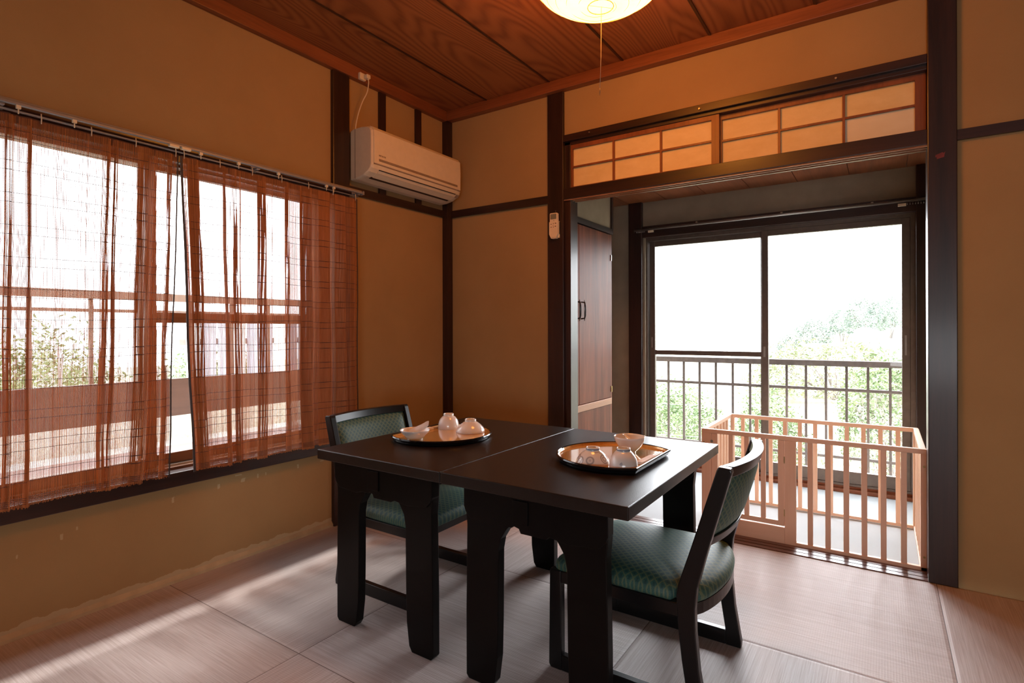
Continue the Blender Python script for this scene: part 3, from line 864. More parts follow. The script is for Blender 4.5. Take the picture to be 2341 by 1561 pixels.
# end faces taper slightly so the shoulders round over
ring = lambda y, k: [(X0 + .016 + (p[0] - X0 - .016) * (1 - k * .05), y, 1.955 + (p[1] - 1.955) * (1 - k * .035)) for p in prof]
ys = [(AY0, 1), (AY0 + .008, .25), (AY0 + .02, 0), (AY1 - .05, 0), (AY1 - .02, .35), (AY1, 1.6)]
vs, fs = [], []; n = len(prof)
for y, k in ys: vs += ring(y, k)
for r in range(len(ys) - 1):
    for q in range(n):
        q2 = (q + 1) % n; fs.append((r * n + q, (r + 1) * n + q, (r + 1) * n + q2, r * n + q2))
fs += [tuple(range(n)), tuple(range((len(ys) - 1) * n, len(ys) * n))[::-1]]
body.add(vs, fs)
obj('body', body, M['acwhite'], ac, .004, 3)
fp = MB()
pf = [(X0 + .150, 2.094), (X0 + .174, 2.084), (X0 + .189, 2.066), (X0 + .192, 2.0), (X0 + .191, 1.892), (X0 + .180, 1.892), (X0 + .180, 2.06)]
fp.prism(pf, 'y', AY0 + .010, AY1 - .022)
obj('front_panel', fp, M['acwhite'], ac, .003, 2)
obj('groove', MB().prism([(X0 + .1905, 1.906), (X0 + .1935, 1.908), (X0 + .1935, 1.918), (X0 + .1905, 1.920)], 'y', AY0 + .042, AY1 - .055), M['acgroove'], ac)
obj('panel_edge', MB().box(X0 + .170, X0 + .1885, AY0 + .012, AY1 - .02, 1.887, 1.8915), M['acgroove'], ac)
lv = MB()
lv.prism([(X0 + .172, 1.8585), (X0 + .165, 1.8505), (X0 + .128, 1.8325), (X0 + .126, 1.8365), (X0 + .160, 1.8555)], 'y', AY0 + .055, AY1 - .055)
obj('louver', lv, M['acwhite'], ac)
obj('outlet_slot', MB().prism([(X0 + .127, 1.8355), (X0 + .127, 1.8325), (X0 + .110, 1.8290), (X0 + .110, 1.832)], 'y', AY0 + .045, AY1 - .06), M['acgap'], ac)
obj('outlet_slot', MB().prism([(X0 + .1785, 1.8665), (X0 + .176, 1.862), (X0 + .1745, 1.8625), (X0 + .177, 1.867)], 'y', AY0 + .055, AY1 - .055), M['acgap'], ac)
obj('side_seam', MB().box(X0 + .052, X0 + .056, AY0 - .0006, AY0 + .003, 1.828, 2.09), M['acgroove'], ac)
lab = MB()
for k in range(5): lab.box(X0 + .160, X0 + .170, AY1 - .048 + .006 * k, AY1 - .045 + .006 * k, 1.846, 1.852)
obj('spec_print', MB().prism([(X0 + .176, 1.8635), (X0 + .158, 1.8475), (X0 + .157, 1.8485), (X0 + .175, 1.8645)], 'y', AY1 - .045, AY1 - .015), M['acgroove'], ac)
def lettering(name, body_txt, size, loc, rot, mat, parent, ext=.0004):
    c = bpy.data.curves.new(name, 'FONT'); c.body = body_txt; c.size = size; c.extrude = ext
    c.align_x = 'LEFT'; c.materials.append(mat)
    tmp = bpy.data.objects.new(name + '_outline', c); COL.objects.link(tmp)
    bpy.context.view_layer.update()
    me = bpy.data.meshes.new_from_object(tmp.evaluated_get(bpy.context.evaluated_depsgraph_get()))
    bpy.data.objects.remove(tmp); me.materials.clear(); me.materials.append(mat)
    o = bpy.data.objects.new(name, me); COL.objects.link(o); o.parent = parent
    o.location = Vector(loc) - parent_loc(parent); o.rotation_euler = rot
    return o
lettering('logo', 'HITACHI', .0125, (X0 + .1925, AY0 + .040, 1.932), (PI / 2, 0, PI / 2), M['button'], ac)

# wall socket on the cornice, plug and cord
so = empty('wall_socket', (X0 + .035, 2.038, 2.398)); tag(so, 'cream power socket on the cornice above the air conditioner', 'socket')
obj('socket_box', MB().box(X0 + .035, X0 + .052, 2.010, 2.052, 2.375, 2.412), M['cream'], so, .003)
pl = empty('power_cord', (X0 + .06, 2.045, 2.39)); tag(pl, 'cream power cord plugged in above the air conditioner', 'cord')
obj('plug', MB().box(X0 + .052, X0 + .080, 2.034, 2.060, 2.382, 2.404), M['cream'], pl, .004)
cp = []
cps = [(X0 + .072, 2.048, 2.384), (X0 + .073, 2.050, 2.36), (X0 + .066, 2.046, 2.31), (X0 + .052, 2.028, 2.26), (X0 + .045, 2.008, 2.20), (X0 + .04, 1.992, 2.13), (X0 + .04, 1.988, 2.092)]
for a in range(len(cps) - 1):
    p0, p1, p2, p3 = [Vector(cps[max(0, min(len(cps) - 1, a + d))]) for d in (-1, 0, 1, 2)]
    for k in range(6):
        t = k / 6
        cp.append(0.5 * ((2 * p1) + (-p0 + p2) * t + (2 * p0 - 5 * p1 + 4 * p2 - p3) * t * t + (-p0 + 3 * p1 - 3 * p2 + p3) * t ** 3))
cp.append(Vector(cps[-1]))
obj('cord', MB().tube(cp, [.0042] * 3 + [.0028] * (len(cp) - 3), 8), M['cream'], pl)

# ------------------------------------------------------------------ remote control
rm = empty('remote_control', (-1.555, Y0 - .008, 1.61)); tag(rm, 'cream remote control in its cradle on the left opening post', 'remote control')
FY = Y0 - .007
def rrect(x0, x1, z0, z1, rb, rt, n=6):
    P = []
    for (cx, cz, a0, r) in ((x1 - rb, z0 + rb, -90, rb), (x1 - rt, z1 - rt, 0, rt), (x0 + rt, z1 - rt, 90, rt), (x0 + rb, z0 + rb, 180, rb)):
        for k in range(n + 1):
            a = math.radians(a0 + 90 * k / n); P.append((cx + r * math.cos(a), cz + r * math.sin(a)))
    return P
obj('body', MB().prism(rrect(-1.582, -1.533, 1.546, 1.686, .020, .007), 'y', FY - .026, FY - .006), M['cream'], rm, .002)
cr = MB().prism([(-1.585, 1.565), (-1.572, 1.5405), (-1.543, 1.5405), (-1.530, 1.565), (-1.530, 1.636), (-1.533, 1.636), (-1.534, 1.567), (-1.546, 1.545), (-1.569, 1.545), (-1.581, 1.567), (-1.582, 1.636), (-1.585, 1.636)], 'y', FY - .027, FY)
cr.box(-1.585, -1.530, FY - .006, FY, 1.545, 1.640)
obj('cradle', cr, M['cream'], rm)
obj('display', MB().prism(rrect(-1.577, -1.538, 1.650, 1.680, .003, .003), 'y', FY - .0270, FY - .0255), M['lcd'], rm)
for (x, z, w, h) in ((-1.573, 1.654, .006, .002), (-1.562, 1.654, .006, .002), (-1.551, 1.654, .006, .002), (-1.557, 1.640, .005, .003), (-1.575, 1.620, .006, .005), (-1.548, 1.623, .009, .005), (-1.575, 1.603, .006, .005), (-1.548, 1.606, .008, .005), (-1.5605, 1.614, .004, .003)):
    obj('button', MB().box(x, x + w, FY - .0268, FY - .0255, z, z + h), M['button'], rm)
obj('arrow_key', MB().prism([(-1.5615, 1.622), (-1.5575, 1.630), (-1.5535, 1.622), (-1.5575, 1.624)], 'y', FY - .0266, FY - .0255).prism([(-1.5615, 1.609), (-1.5575, 1.601), (-1.5535, 1.609), (-1.5575, 1.607)], 'y', FY - .0266, FY - .0255), M['button'], rm)
obj('screw', MB().tube([(-1.556, FY, 1.700), (-1.556, FY - .003, 1.700)], .0025, 8), M['steel'], rm)

# ------------------------------------------------------------------ pendant lamp
LX, LY, LZ = -.797, 1.734, 2.270
lp = empty('pendant_lamp', (LX, LY, CZ)); tag(lp, 'glowing round paper lantern lamp on the board ceiling', 'lamp')
A_, C_ = .247, .150
sh = MB(); pr = []
for k in range(0, 33):
    a = -PI / 2 + (PI) * k / 32
    r = A_ * math.cos(a); z = C_ * math.sin(a)
    if r < .043 and z < 0: continue
    pr.append((max(r, .05) if z > 0 and k > 29 else r, z))
bz = -C_ * math.sqrt(1 - (.043 / A_) ** 2)
pr = [(0, bz + .002), (.043, bz)] + [p for p in pr if p[0] > .043 or p[1] > 0]
sh.lathe(pr, (LX, LY, LZ), 64)
obj('lantern_shade', sh, M['lamp'], lp)
rb = MB()
def circle(r, z, tr=.0011):
    P = [(LX + r * math.cos(2 * PI * k / 72), LY + r * math.sin(2 * PI * k / 72), LZ + z) for k in range(73)]
    rb.tube(P, tr, 5, False)
sp_ = []
turns = 15
for k in range(0, turns * 64 + 1):
    a = -PI / 2 + .20 + (PI - .42) * k / (turns * 64); th2 = 2 * PI * k / 64
    wob = 1.003 + .012 * math.sin(3 * th2 + k * .01)
    sp_.append((LX + A_ * math.cos(a) * 1.004 * math.cos(th2), LY + A_ * math.cos(a) * 1.004 * math.sin(th2), LZ + C_ * math.sin(a) * wob))
rb.tube(sp_, .0007, 4, False)
obj('wire_ribs', rb, M['lampwire'], lp)
rb = MB(); circle(.0435, bz - .001, .0014)
rb.tube([(LX - .03, LY - .03, LZ + bz - .0005), (LX + .03, LY + .03, LZ + bz - .0005)], .0007, 4)
obj('bottom_ring', rb, M['lampwire'], lp)
obj('ceiling_rose', MB().lathe([(0, -.03), (.05, -.03), (.055, -.02), (.055, 0), (0, 0)], (LX, LY, CZ), 32), M['cream'], lp)
obj('pull_cord', MB().tube([(LX + .003, LY, LZ + bz), (LX + .001, LY, 1.95), (LX - .0035, LY, 1.838)], .0009, 6), M['cordp'], lp)
obj('cord_tip', MB().lathe([(0, .010), (.0018, .008), (.0028, 0), (.0018, -.008), (.0006, -.016), (0, -.017)], (LX - .0035, LY, 1.836), 10), M['button'], lp)

# ------------------------------------------------------------------ tables
TZ = .600
def table(x0, x1, label):
    yf, yb = 1.232, 2.092
    r = empty('low_dining_table', ((x0 + x1) / 2, (yf + yb) / 2, 0)); tag(r, label, 'table', 'two black tables pushed together')
    cx = (x0 + x1) / 2
    obj('tabletop', MB().box(x0, x1, yf, yb, TZ - .034, TZ), M['table'], r, .003, 3)
    for side, (ya, yb2) in enumerate(((1.268, 1.300), (2.022, 2.054))):
        yin = (1.300, 1.318) if side == 0 else (2.004, 2.022)
        # apron board with cut corners and a notch
        a = MB().prism([(cx - .228, TZ - .034), (cx + .228, TZ - .034), (cx + .228, .505), (cx + .222, .490), (cx + .205, .472), (cx + .120, .462),
                        (cx + .060, .470), (cx + .050, .462), (cx - .030, .462), (cx - .036, .474), (cx - .052, .478), (cx - .060, .472), (cx - .085, .474), (cx - .120, .466), (cx - .205, .472), (cx - .222, .490), (cx - .228, .505)],
                       'y', ya - .006, yb2 - .004)
        obj('apron', a, M['table_under'], r, .0015)
        obj('apron_block', MB().box(cx - .055, cx - .005, ya - .010, ya - .006, .488, .552), M['table_under'], r, .001)
        for sgn in (-1, 1):
            xo = cx + sgn * .228
            def X(d): return xo - sgn * d       # distance inwards from the outer edge
            leg = [(X(.0), .548), (X(.150), .548), (X(.150), .466), (X(.140), .452), (X(.126), .430), (X(.119), .395), (X(.117), .20), (X(.114), .09), (X(.104), .018), (X(.092), .0), (X(.012), .0), (X(.003), .01), (X(.003), .20), (X(.007), .45), (X(.003), .49)]
            obj('leg', MB().prism(leg, 'y', ya, yb2), M['table_under'], r, .0025)
    st = MB().box(cx - .020, cx + .040, 1.290, 2.034, .458, .548)
    obj('stretcher', st, M['table_under'], r, .002)
    return r
table(-1.659, -1.088, 'black lacquered table nearer the curtained window, carrying the round-edged tray with the tall cup')
table(-1.086, -.498, 'black lacquered table nearer the playpen, pushed against its twin')

# ------------------------------------------------------------------ chairs
def make_chair():
    r = empty('dining_chair', (0, 0, 0))
    HW = .221; TH = .026
    for s in (-1, 1):
        ya, yb = (s * HW, s * (HW - TH))
        post = [(.223, 0), (.224, .018), (.205, .13), (.196, .23), (.195, .29), (.200, .345), (.222, .43), (.287, .660), (.284, .669), (.255, .671), (.250, .662),
                (.186, .455), (.152, .350), (.146, .318), (.149, .25), (.160, .15), (.176, .046), (.176, 0)]
        obj('leg', MB().prism(post, 'y', ya, yb), M['chairwood'], r, .003)
        obj('leg', MB().prism([(-.242, .010), (-.236, 0), (-.199, 0), (-.200, .297), (-.238, .297)], 'y', ya, yb), M['chairwood'], r, .003)
        obj('ground_rail', MB().box(-.2005, .1765, ya - s * .001, yb + s * .001, 0, .046), M['chairwood'], r, .003)
        obj('side_rail', MB().box(-.2005, .150, ya - s * .001, yb + s * .001, .262, .297), M['chairwood'], r, .002)
    obj('front_rail', MB().box(-.232, -.205, -HW + TH, HW - TH, .262, .297), M['chairwood'], r, .002)
    # seat outline
    IW = HW - TH - .001
    def outline(n=120, grow=0.0):
        P = []
        for k in range(n):
            t = k / n
            P.append(t)
        return P
    pts = []
    def add(x, y): pts.append((x, y))
    W2 = HW - .004
    R_ = .035
    for k in range(9):
        a = PI + PI / 2 * k / 8; add(-.225 + R_ + R_ * math.cos(a), -W2 + R_ + R_ * math.sin(a))
    for x in (-.12, -.05, .02, .08): add(x, -W2)
    add(.135, -W2); add(.142, -IW)
    add(.17, -IW)
    for k in range(13):
        v = -1 + 2 * k / 12; add(.196 + .042 * (1 - v * v) ** .8, v * IW)
    add(.17, IW); add(.142, IW); add(.135, W2)
    for x in (.08, .02, -.05, -.12): add(x, W2)
    for k in range(9):
        a = PI / 2 + PI / 2 * k / 8; add(-.225 + R_ + R_ * math.cos(a), W2 - R_ + R_ * math.sin(a))
    # middle of the front bows out
    pts2 = []
    for (x, y) in pts:
        if x < -.15: x -= .022 * (1 - (y / W2) ** 2)
        pts2.append((x - .004, y))
    n = len(pts2); cxy = (-.02, 0)
    sm = MB(); vs, fs = [], []
    layers = [(.985, .2975), (1.0, .303), (1.004, .312), (.995, .322), (.965, .332), (.91, .340), (.80, .346), (.60, .351), (.35, .354), (.12, .355)]
    for (k, z) in layers:
        for (x, y) in pts2:
            lim = 1.0 if x > .13 else k
            kk = min(k, 1.0) if x > .13 and abs(y) > IW - .002 else k
            vs.append((cxy[0] + (x - cxy[0]) * kk, (y) * kk, z - (.012 * max(0, (-x - .17) / .08) if k > .7 else 0)))
    for l in range(len(layers) - 1):
        for q in range(n):
            q2 = (q + 1) % n; fs.append((l * n + q, l * n + q2, (l + 1) * n + q2, (l + 1) * n + q))
    fs.append(tuple(range((len(layers) - 1) * n, len(layers) * n))); fs.append(tuple(range(n))[::-1])
    sm.add(vs, fs, True)
    obj('seat', sm, M['cloth_seat'], r)
    # curved wooden edge under the cushion at the rear
    er = []
    for k in range(17):
        v = -1 + 2 * k / 16; er.append((.190 + .042 * (1 - v * v) ** .8, v * IW))
    for k in range(17):
        v = 1 - 2 * k / 16; er.append((.165 + .040 * (1 - v * v) ** .8, v * IW))
    obj('rear_rail', MB().prism(er, 'z', .266, .297), M['chairwood'], r)
    # backrest
    def cx(z): return .210 + (.270 - .210) * (z - .46) / .205
    def bow(v): return .030 * (1 - v * v)
    def rail(z0, z1, t):
        m = MB(); vs, fs = [], []; N_ = 36
        for k in range(N_ + 1):
            v = -1 + 2 * k / N_
            for (z, s) in ((z0, -1), (z0, 1), (z1, 1), (z1, -1)):
                vs.append((cx(z) + bow(v) + s * t / 2, v * IW, z))
        for k in range(N_):
            for q in range(4):
                q2 = (q + 1) % 4; fs.append((k * 4 + q, (k + 1) * 4 + q, (k + 1) * 4 + q2, k * 4 + q2))
        fs += [(0, 1, 2, 3), tuple(N_ * 4 + q for q in (3, 2, 1, 0))]
        return m.add(vs, fs, False)
    br = empty('backrest', (0, 0, 0)); br.parent = r
    obj('top_rail', rail(.640, .670, .030), M['chairwood'], br, .002)
    obj('lower_rail', rail(.452, .476, .026), M['chairwood'], br, .002)
    m = MB(); NU, NV = 24, 12
    def panel(side):
        def fn(u, v):
            a = -1 + 2 * u; z = .474 + (.642 - .474) * v
            b = (1 - a ** 8) * (1 - (2 * v - 1) ** 6)
            off = (.024 if side < 0 else .012) * b + .004
            return (cx(z) + bow(a) + side * off, a * (IW - .001), z)
        return fn
    m.grid(None, NU, NV, panel(1)); k0 = len(m.f)
    m.grid(None, NU, NV, panel(-1)); m.f[k0:] = [f[::-1] for f in m.f[k0:]]
    obj('back_cushion', m, M['cloth_back'], br)
    return r
chair = make_chair()
chair2 = copy_tree(chair)
chair.location = (-.600, 1.669, 0)
tag(chair, 'black chair with green brocade seat on the playpen side, its back turned to the playpen', 'chair', 'green brocade chairs at the black tables')
chair2.location = (-1.608, 1.665, 0); chair2.rotation_euler = (0, 0, PI)
tag(chair2, 'black chair with green brocade seat between table and curtained window', 'chair', 'green brocade chairs at the black tables')

# ------------------------------------------------------------------ trays and crockery
def tray(cx, cy, sgn, label):
    """half-moon tray: a disc of radius .195 cut straight on one side (sgn -1 left, 1 right)"""
    R, ch = .195, .125
    r = empty('serving_tray', (cx, cy, TZ)); tag(r, label, 'tray', 'half-moon trays on the tables')
    def out(R_, ch_, n=64):
        a0 = math.acos(ch_ / R_); P = []
        for k in range(n + 1):
            a = a0 + (2 * PI - 2 * a0) * k / n; P.append((cx + sgn * R_ * math.cos(a), cy + R_ * math.sin(a)))
        return P
    base = MB(); prof = [(R - .014, ch - .014, TZ + .0002), (R - .006, ch - .006, TZ + .003), (R - .004, ch - .004, TZ + .009), (R, ch, TZ + .012), (R + .002, ch + .002, TZ + .016),
                         (R, ch, TZ + .0195), (R - .003, ch - .003, TZ + .020), (R - .006, ch - .006, TZ + .018)]
    def loft(mb, prof, cap0, cap1):
        rings = [[(x, y, z) for x, y in out(a, b)] for a, b, z in prof]; n = len(rings[0]); vs = [v for q in rings for v in q]; fs = []
        for l in range(len(rings) - 1):
            for q in range(n):
                q2 = (q + 1) % n; f = (l * n + q, l * n + q2, (l + 1) * n + q2, (l + 1) * n + q)
                fs.append(f if sgn > 0 else f[::-1])
        if cap0: fs.append(tuple(range(n))[::-1])
        if cap1: fs.append(tuple(range((len(rings) - 1) * n, len(rings) * n)))
        mb.add(vs, fs, False)
    loft(base, prof, True, False)
    obj('rim', base, M['tray_black'], r)
    g = MB(); loft(g, [(R - .0058, ch - .0058, TZ + .0178), (R - .0085, ch - .0085, TZ + .012), (R - .014, ch - .014, TZ + .010)], False, True)
    obj('gold_face', g, M['gold'], r)
    return r
tray(-1.440, 1.645, -1, 'gold-faced black half-moon tray with the tall inverted cup, on the table by the window')
tray(-.712, 1.667, 1, 'gold-faced black half-moon tray on the playpen-side table')
GZ = TZ + .0103

def inverted(name, c, h, R, fr, mat, label, cat, shape):
    """bowl or cup standing upside down on its rim; shape lists (radius fraction, height fraction)"""
    r = empty(name, (c[0], c[1], GZ)); tag(r, label, cat)
    fh = .010
    outer = [(R, 0.0)] + [(R * a, (h - fh) * b) for a, b in shape] + [(fr + .001, h - fh)]
    inner = [(max(0.0, a - .0028), b - .003 if i else b) for i, (a, b) in enumerate(outer)]
    inner = [(p[0], max(0.0, p[1])) for p in inner]
    obj('bowl_wall', MB().lathe(outer + [(0.0, h - fh)], (c[0], c[1], GZ), 48).lathe([(R - .0028, .0)] + inner[1:] + [(0, h - fh - .004)], (c[0], c[1], GZ), 48).lathe([(R, 0), (R - .0028, 0)], (c[0], c[1], GZ), 48), M[mat], r)
    obj('foot_ring', MB().lathe([(fr, h - fh - .001), (fr, h - .001), (fr - .0008, h), (fr - .0032, h), (fr - .0038, h - .001), (fr - .0036, h - fh), (0, h - fh + .0005)], (c[0], c[1], GZ), 40), M['china'], r)
    if mat != 'china':
        obj('glaze_band', MB().lathe([(fr + .0003, h - .0072), (fr + .0005, h - .0065), (fr + .0005, h - .0040), (fr + .0002, h - .0035)], (c[0], c[1], GZ), 40), M['blueband'], r)
    return r
inverted('tea_cup', (-1.500, 1.757), .062, .043, .021, 'china', 'tall white cup standing upside down on the window-side tray', 'cup',
         [(1.0, .04), (1.005, .12), (.99, .30), (.95, .50), (.87, .68), (.76, .82), (.64, .92), (.55, .98)])
inverted('rice_bowl', (-1.375, 1.745), .052, .058, .0225, 'china', 'wide white bowl upside down beside the tall cup', 'bowl',
         [(1.01, .04), (1.0, .14), (.955, .30), (.87, .48), (.75, .65), (.62, .80), (.50, .92), (.43, .98)])
inverted('rice_bowl', (-.738, 1.540), .050, .052, .0205, 'china_ring', 'upside-down bowl with ring medallions on the playpen-side tray', 'bowl',
         [(1.0, .04), (.985, .14), (.93, .32), (.85, .50), (.74, .67), (.62, .82), (.50, .93), (.44, .98)])
inverted('tea_cup', (-.640, 1.545), .058, .0425, .0205, 'china_blue', 'upside-down cup with blue-grey blossoms beside the ringed bowl', 'cup',
         [(1.0, .04), (1.0, .10), (.98, .26), (.94, .44), (.87, .62), (.77, .78), (.65, .90), (.56, .98)])

def bowl(c, h, R, fr, label, sang, sdir, tall):
    r = empty('sauce_bowl', (c[0], c[1], GZ)); tag(r, label, 'bowl')
    fh = .008
    prof = [(fr, 0), (fr, fh - .001), (fr + .004, fh), (R * .72, fh + (h - fh) * .30), (R * .90, fh + (h - fh) * .62), (R * .975, fh + (h - fh) * .86), (R, h),
            (R - .0018, h + .0004), (R * .96, fh + (h - fh) * .86), (R * .88, fh + (h - fh) * .64), (R * .70, fh + (h - fh) * .36), (fr * .8, fh + .003), (0, fh + .002)]
    obj('bowl_wall', MB().lathe(prof, (c[0], c[1], GZ), 48), M['china'], r)
    obj('foot_ring', MB().lathe([(fr - .003, fh), (fr - .003, .0), (fr, 0), (fr, fh - .001)], (c[0], c[1], GZ), 40), M['china'], r)
    # soup spoon
    s = empty('soup_spoon', (c[0], c[1], GZ + fh)); tag(s, sdir, 'spoon')
    m = MB(); ca, sa_ = math.cos(sang), math.sin(sang)
    def fn(side):
        def g(u, v):
            L = -.022 + (.074 if tall else .058) * u          # along
            w0, w1 = (.020, .012) if tall else (.017, .008)
            w = w0 * math.sin(PI * min(1, max(u, .004) / .62)) ** .55 if u < .31 else w0 - (w0 - w1) * min(1, (u - .31) / .3)
            w *= 1 - .35 * max(0, (u - .9) / .1)
            a = (v - .5) * 2
            rise = .015 + (.024 if tall else .012) * max(0, (u - .34) / .66) ** 1.1 + (.004 if tall else .014)
            depth = .010 * (1 - a * a) * (1 if u < .5 else .55)
            rl_ = math.radians(58 if tall else 15); x, y = L, w * a * math.cos(rl_) - depth * math.sin(rl_)
            z = rise + .006 + .004 * u + side * .0011 + w * a * math.sin(rl_) * (.25 + .75 * min(1, u * 1.6)) - depth * math.cos(rl_)
            return (c[0] + x * ca - y * sa_, c[1] + x * sa_ + y * ca, GZ + fh + z)
        return g
    m.grid(None, 22, 10, fn(1)); k0 = len(m.f); m.grid(None, 22, 10, fn(-1)); m.f[k0:] = [f[::-1] for f in m.f[k0:]]
    so_ = obj('spoon_body', m, M['china'], s)
    return r
bowl((-1.452, 1.508), .038, .0555, .030, 'shallow white bowl holding a spoon at the near edge of the window-side tray', math.radians(34), 'white spoon sticking up out of the bowl on the window-side tray', True)
bowl((-.700, 1.742), .054, .0515, .020, 'white footed bowl holding a spoon on the playpen-side tray', math.radians(150), 'white spoon lying low inside the footed bowl', False)

def chops(p, q, label):
    a, b = Vector((*p, GZ)), Vector((*q, GZ)); d = (b - a).normalized(); nrm = Vector((-d.y, d.x, 0))
    r = empty('chopsticks', a); tag(r, label, 'chopsticks')
    for s in (-1, 1):
        m = MB(); P = [a + nrm * s * .0035, b + nrm * s * .0035]
        m.tube([(v.x, v.y, GZ + .0045) for v in P], [.0022, .0032], 8)
        obj('stick', m, M['chopstick'], r)
    w = .0135; c0 = a - d * .004; c1 = a + (b - a) * .62
    vs = []
    for (c_, z) in ((c0, 0), (c1, 0)):
        vs += [c_ - nrm * w, c_ + nrm * w]
    def P3(v, z): return (v.x, v.y, GZ + z)
    m = MB(); m.add([P3(vs[0], .0006), P3(vs[1], .0006), P3(vs[3], .0006), P3(vs[2], .0006), P3(vs[0] + nrm * .003, .0082), P3(vs[1] - nrm * .003, .0082), P3(vs[3] - nrm * .003, .0082), P3(vs[2] + nrm * .003, .0082)],
                    [(3, 2, 1, 0), (4, 5, 6, 7), (0, 1, 5, 4), (1, 2, 6, 5), (2, 3, 7, 6), (3, 0, 4, 7)])
    obj('paper_sleeve', m, M['paper'], r)
chops((-1.553, 1.600), (-1.545, 1.770), 'paper-sleeved chopsticks along the straight edge of the window-side tray')
chops((-.612, 1.605), (-.607, 1.780), 'paper-sleeved chopsticks on the playpen-side tray')

# ------------------------------------------------------------------ playpen
pn = empty('playpen', (-.305, 3.18, 0)); tag(pn, 'rectangular pale beech baby playpen standing on the veranda', 'playpen')
PZ = .513
fy0, fy1 = 2.884, 2.906
by0, by1 = 3.470, 3.492
def panel_obj(name): 
    e = empty(name, (0, 0, 0)); e.parent = pn; e.location = -Vector(pn.location); return e
F_ = panel_obj('front_panel')
KX = 1.0070
B_ = MB
obj('top_rail', MB().box(-.770, .156, fy0, fy1, PZ - .021, PZ), M['beech_x'], F_, .002)
obj('bottom_rail', MB().box(-.338, .156, fy0, fy1, .0, .018), M['beech_x'], F_, .002)
for (a, b) in ((-.770, -.722), (-.386, -.338), (.132, .156)):
    obj('post', MB().box(a, b, fy0, fy1, 0.0, PZ - .021), M['beech_z'], F_, .0015)
for a in (-.290, -.2185, -.147, -.0785, -.008, .064):
    obj('slat', MB().box(a, a + .0215, fy0 + .004, fy1 - .004, .018, PZ - .021), M['beech_z'], F_, .001)
obj('kick_board', MB().box(-.722, -.386, fy0, fy1, 0.0, .079), M['beech_x'], F_, .002)
obj('gate_stile', MB().box(-.720, -.692, fy0 + .002, fy1 - .002, .085, PZ - .022), M['beech_z'], F_, .001)
obj('gate_stile', MB().box(-.415, -.388, fy0 + .002, fy1 - .002, .085, PZ - .022), M['beech_z'], F_, .001)
obj('gate_rail', MB().box(-.692, -.415, fy0 + .002, fy1 - .002, .085, .108), M['beech_x'], F_, .001)
for a in (-.640, -.566, -.491):
    obj('slat', MB().box(a, a + .0215, fy0 + .004, fy1 - .004, .108, PZ - .021), M['beech_z'], F_, .001)
for z in (.150, .400): obj('hinge', MB().box(-.389, -.385, fy0 - .002, fy0 + .001, z - .016, z + .016), M['brass'], F_)
for z in (.060, .440): obj('screw', MB().tube([(.144, fy0, z), (.144, fy0 - .003, z)], .0045, 12), M['brass'], F_)
obj('screw', MB().tube([(-.758, fy0, .445), (-.758, fy0 - .003, .445)], .0035, 10), M['brass'], F_)
obj('gate_bolt', MB().tube([(-.716, fy0 - .001, .455), (-.716, fy0 - .012, .455)], .003, 8).tube([(-.716, fy0 - .012, .455), (-.716, fy0 - .016, .455)], .007, 10), M['steel'], F_)
K_ = panel_obj('back_panel')
obj('top_rail', MB().box(-.757, .150, by0, by1, PZ - .021, PZ), M['beech_x'], K_, .002)
obj('bottom_rail', MB().box(-.757, .150, by0, by1, .0, .016), M['beech_x'], K_, .002)
for (a, b) in ((-.757, -.735), (.128, .150)):
    obj('post', MB().box(a, b, by0, by1, 0, PZ - .021), M['beech_z'], K_, .0015)
for k in range(11):
    a = -.6985 + .0754 * k
    obj('slat', MB().box(a, a + .0205, by0 + .004, by1 - .004, .016, PZ - .021), M['beech_z'], K_, .001)
for side, (xa, xb) in (('left_panel', (-.770, -.748)), ('right_panel', (.130, .152))):
    E_ = panel_obj('end_panel')
    obj('top_rail', MB().box(xa, xb, fy1, by0, PZ - .021, PZ), M['beech_y'], E_, .002)
    obj('bottom_rail', MB().box(xa, xb, fy1, by0, .0, .016), M['beech_y'], E_, .002)
    for k in range(7):
        a = 2.952 + .0705 * k
        obj('slat', MB().box(xa + .004, xb - .004, a, a + .0205, .016, PZ - .021), M['beech_z'], E_, .001)

# ------------------------------------------------------------------ outside the veranda: railing, shrubs, hill
ry = 4.80
rg = empty('balcony_railing', (-.75, ry, 0)); tag(rg, 'brown iron balcony railing beyond the sliding veranda window', 'railing')
obj('top_rail', MB().box(-3.0, 2.0, ry - .025, ry + .025, .738, .782), M['rust'], rg, .003)
obj('mid_rail', MB().box(-3.0, 2.0, ry - .010, ry + .010, .553, .575), M['rust'], rg)
obj('low_rail', MB().box(-3.0, 2.0, ry - .010, ry + .010, .048, .068), M['rust'], rg)
for k in range(-10, 22):
    x = -1.564 + .1342 * k
    if x > 1.9 : break
    obj('baluster', MB().box(x - .0085, x + .0085, ry - .008, ry + .008, -.26, .738), M['rust'], rg)
struct('ledge', MB().box(-3.2, 2.2, 4.26, 4.95, -.32, -.26), M['outgravel'], 'narrow balcony slab outside the veranda window', 'slab')
struct('ground', MB().box(-120, 120, 5.2, 160, -6.1, -6.0).box(-120, -4.9, -60, 5.2, -6.1, -6.0), M['ground'], 'overgrown hillside ground below the house', 'ground')
slope = MB()
def hz(x, y):
    return -3.3 + .10 * (y - 6) + .35 * math.sin(x * .5) + .25 * math.sin(y * .7 + x)
slope.grid(None, 30, 30, lambda u, v: (-14 + 26 * u, 6.0 + 22 * v, hz(-14 + 26 * u, 6 + 22 * v)))
struct('slope', slope, M['ground'], 'sloping ground under the shrubs beyond the railing', 'ground')

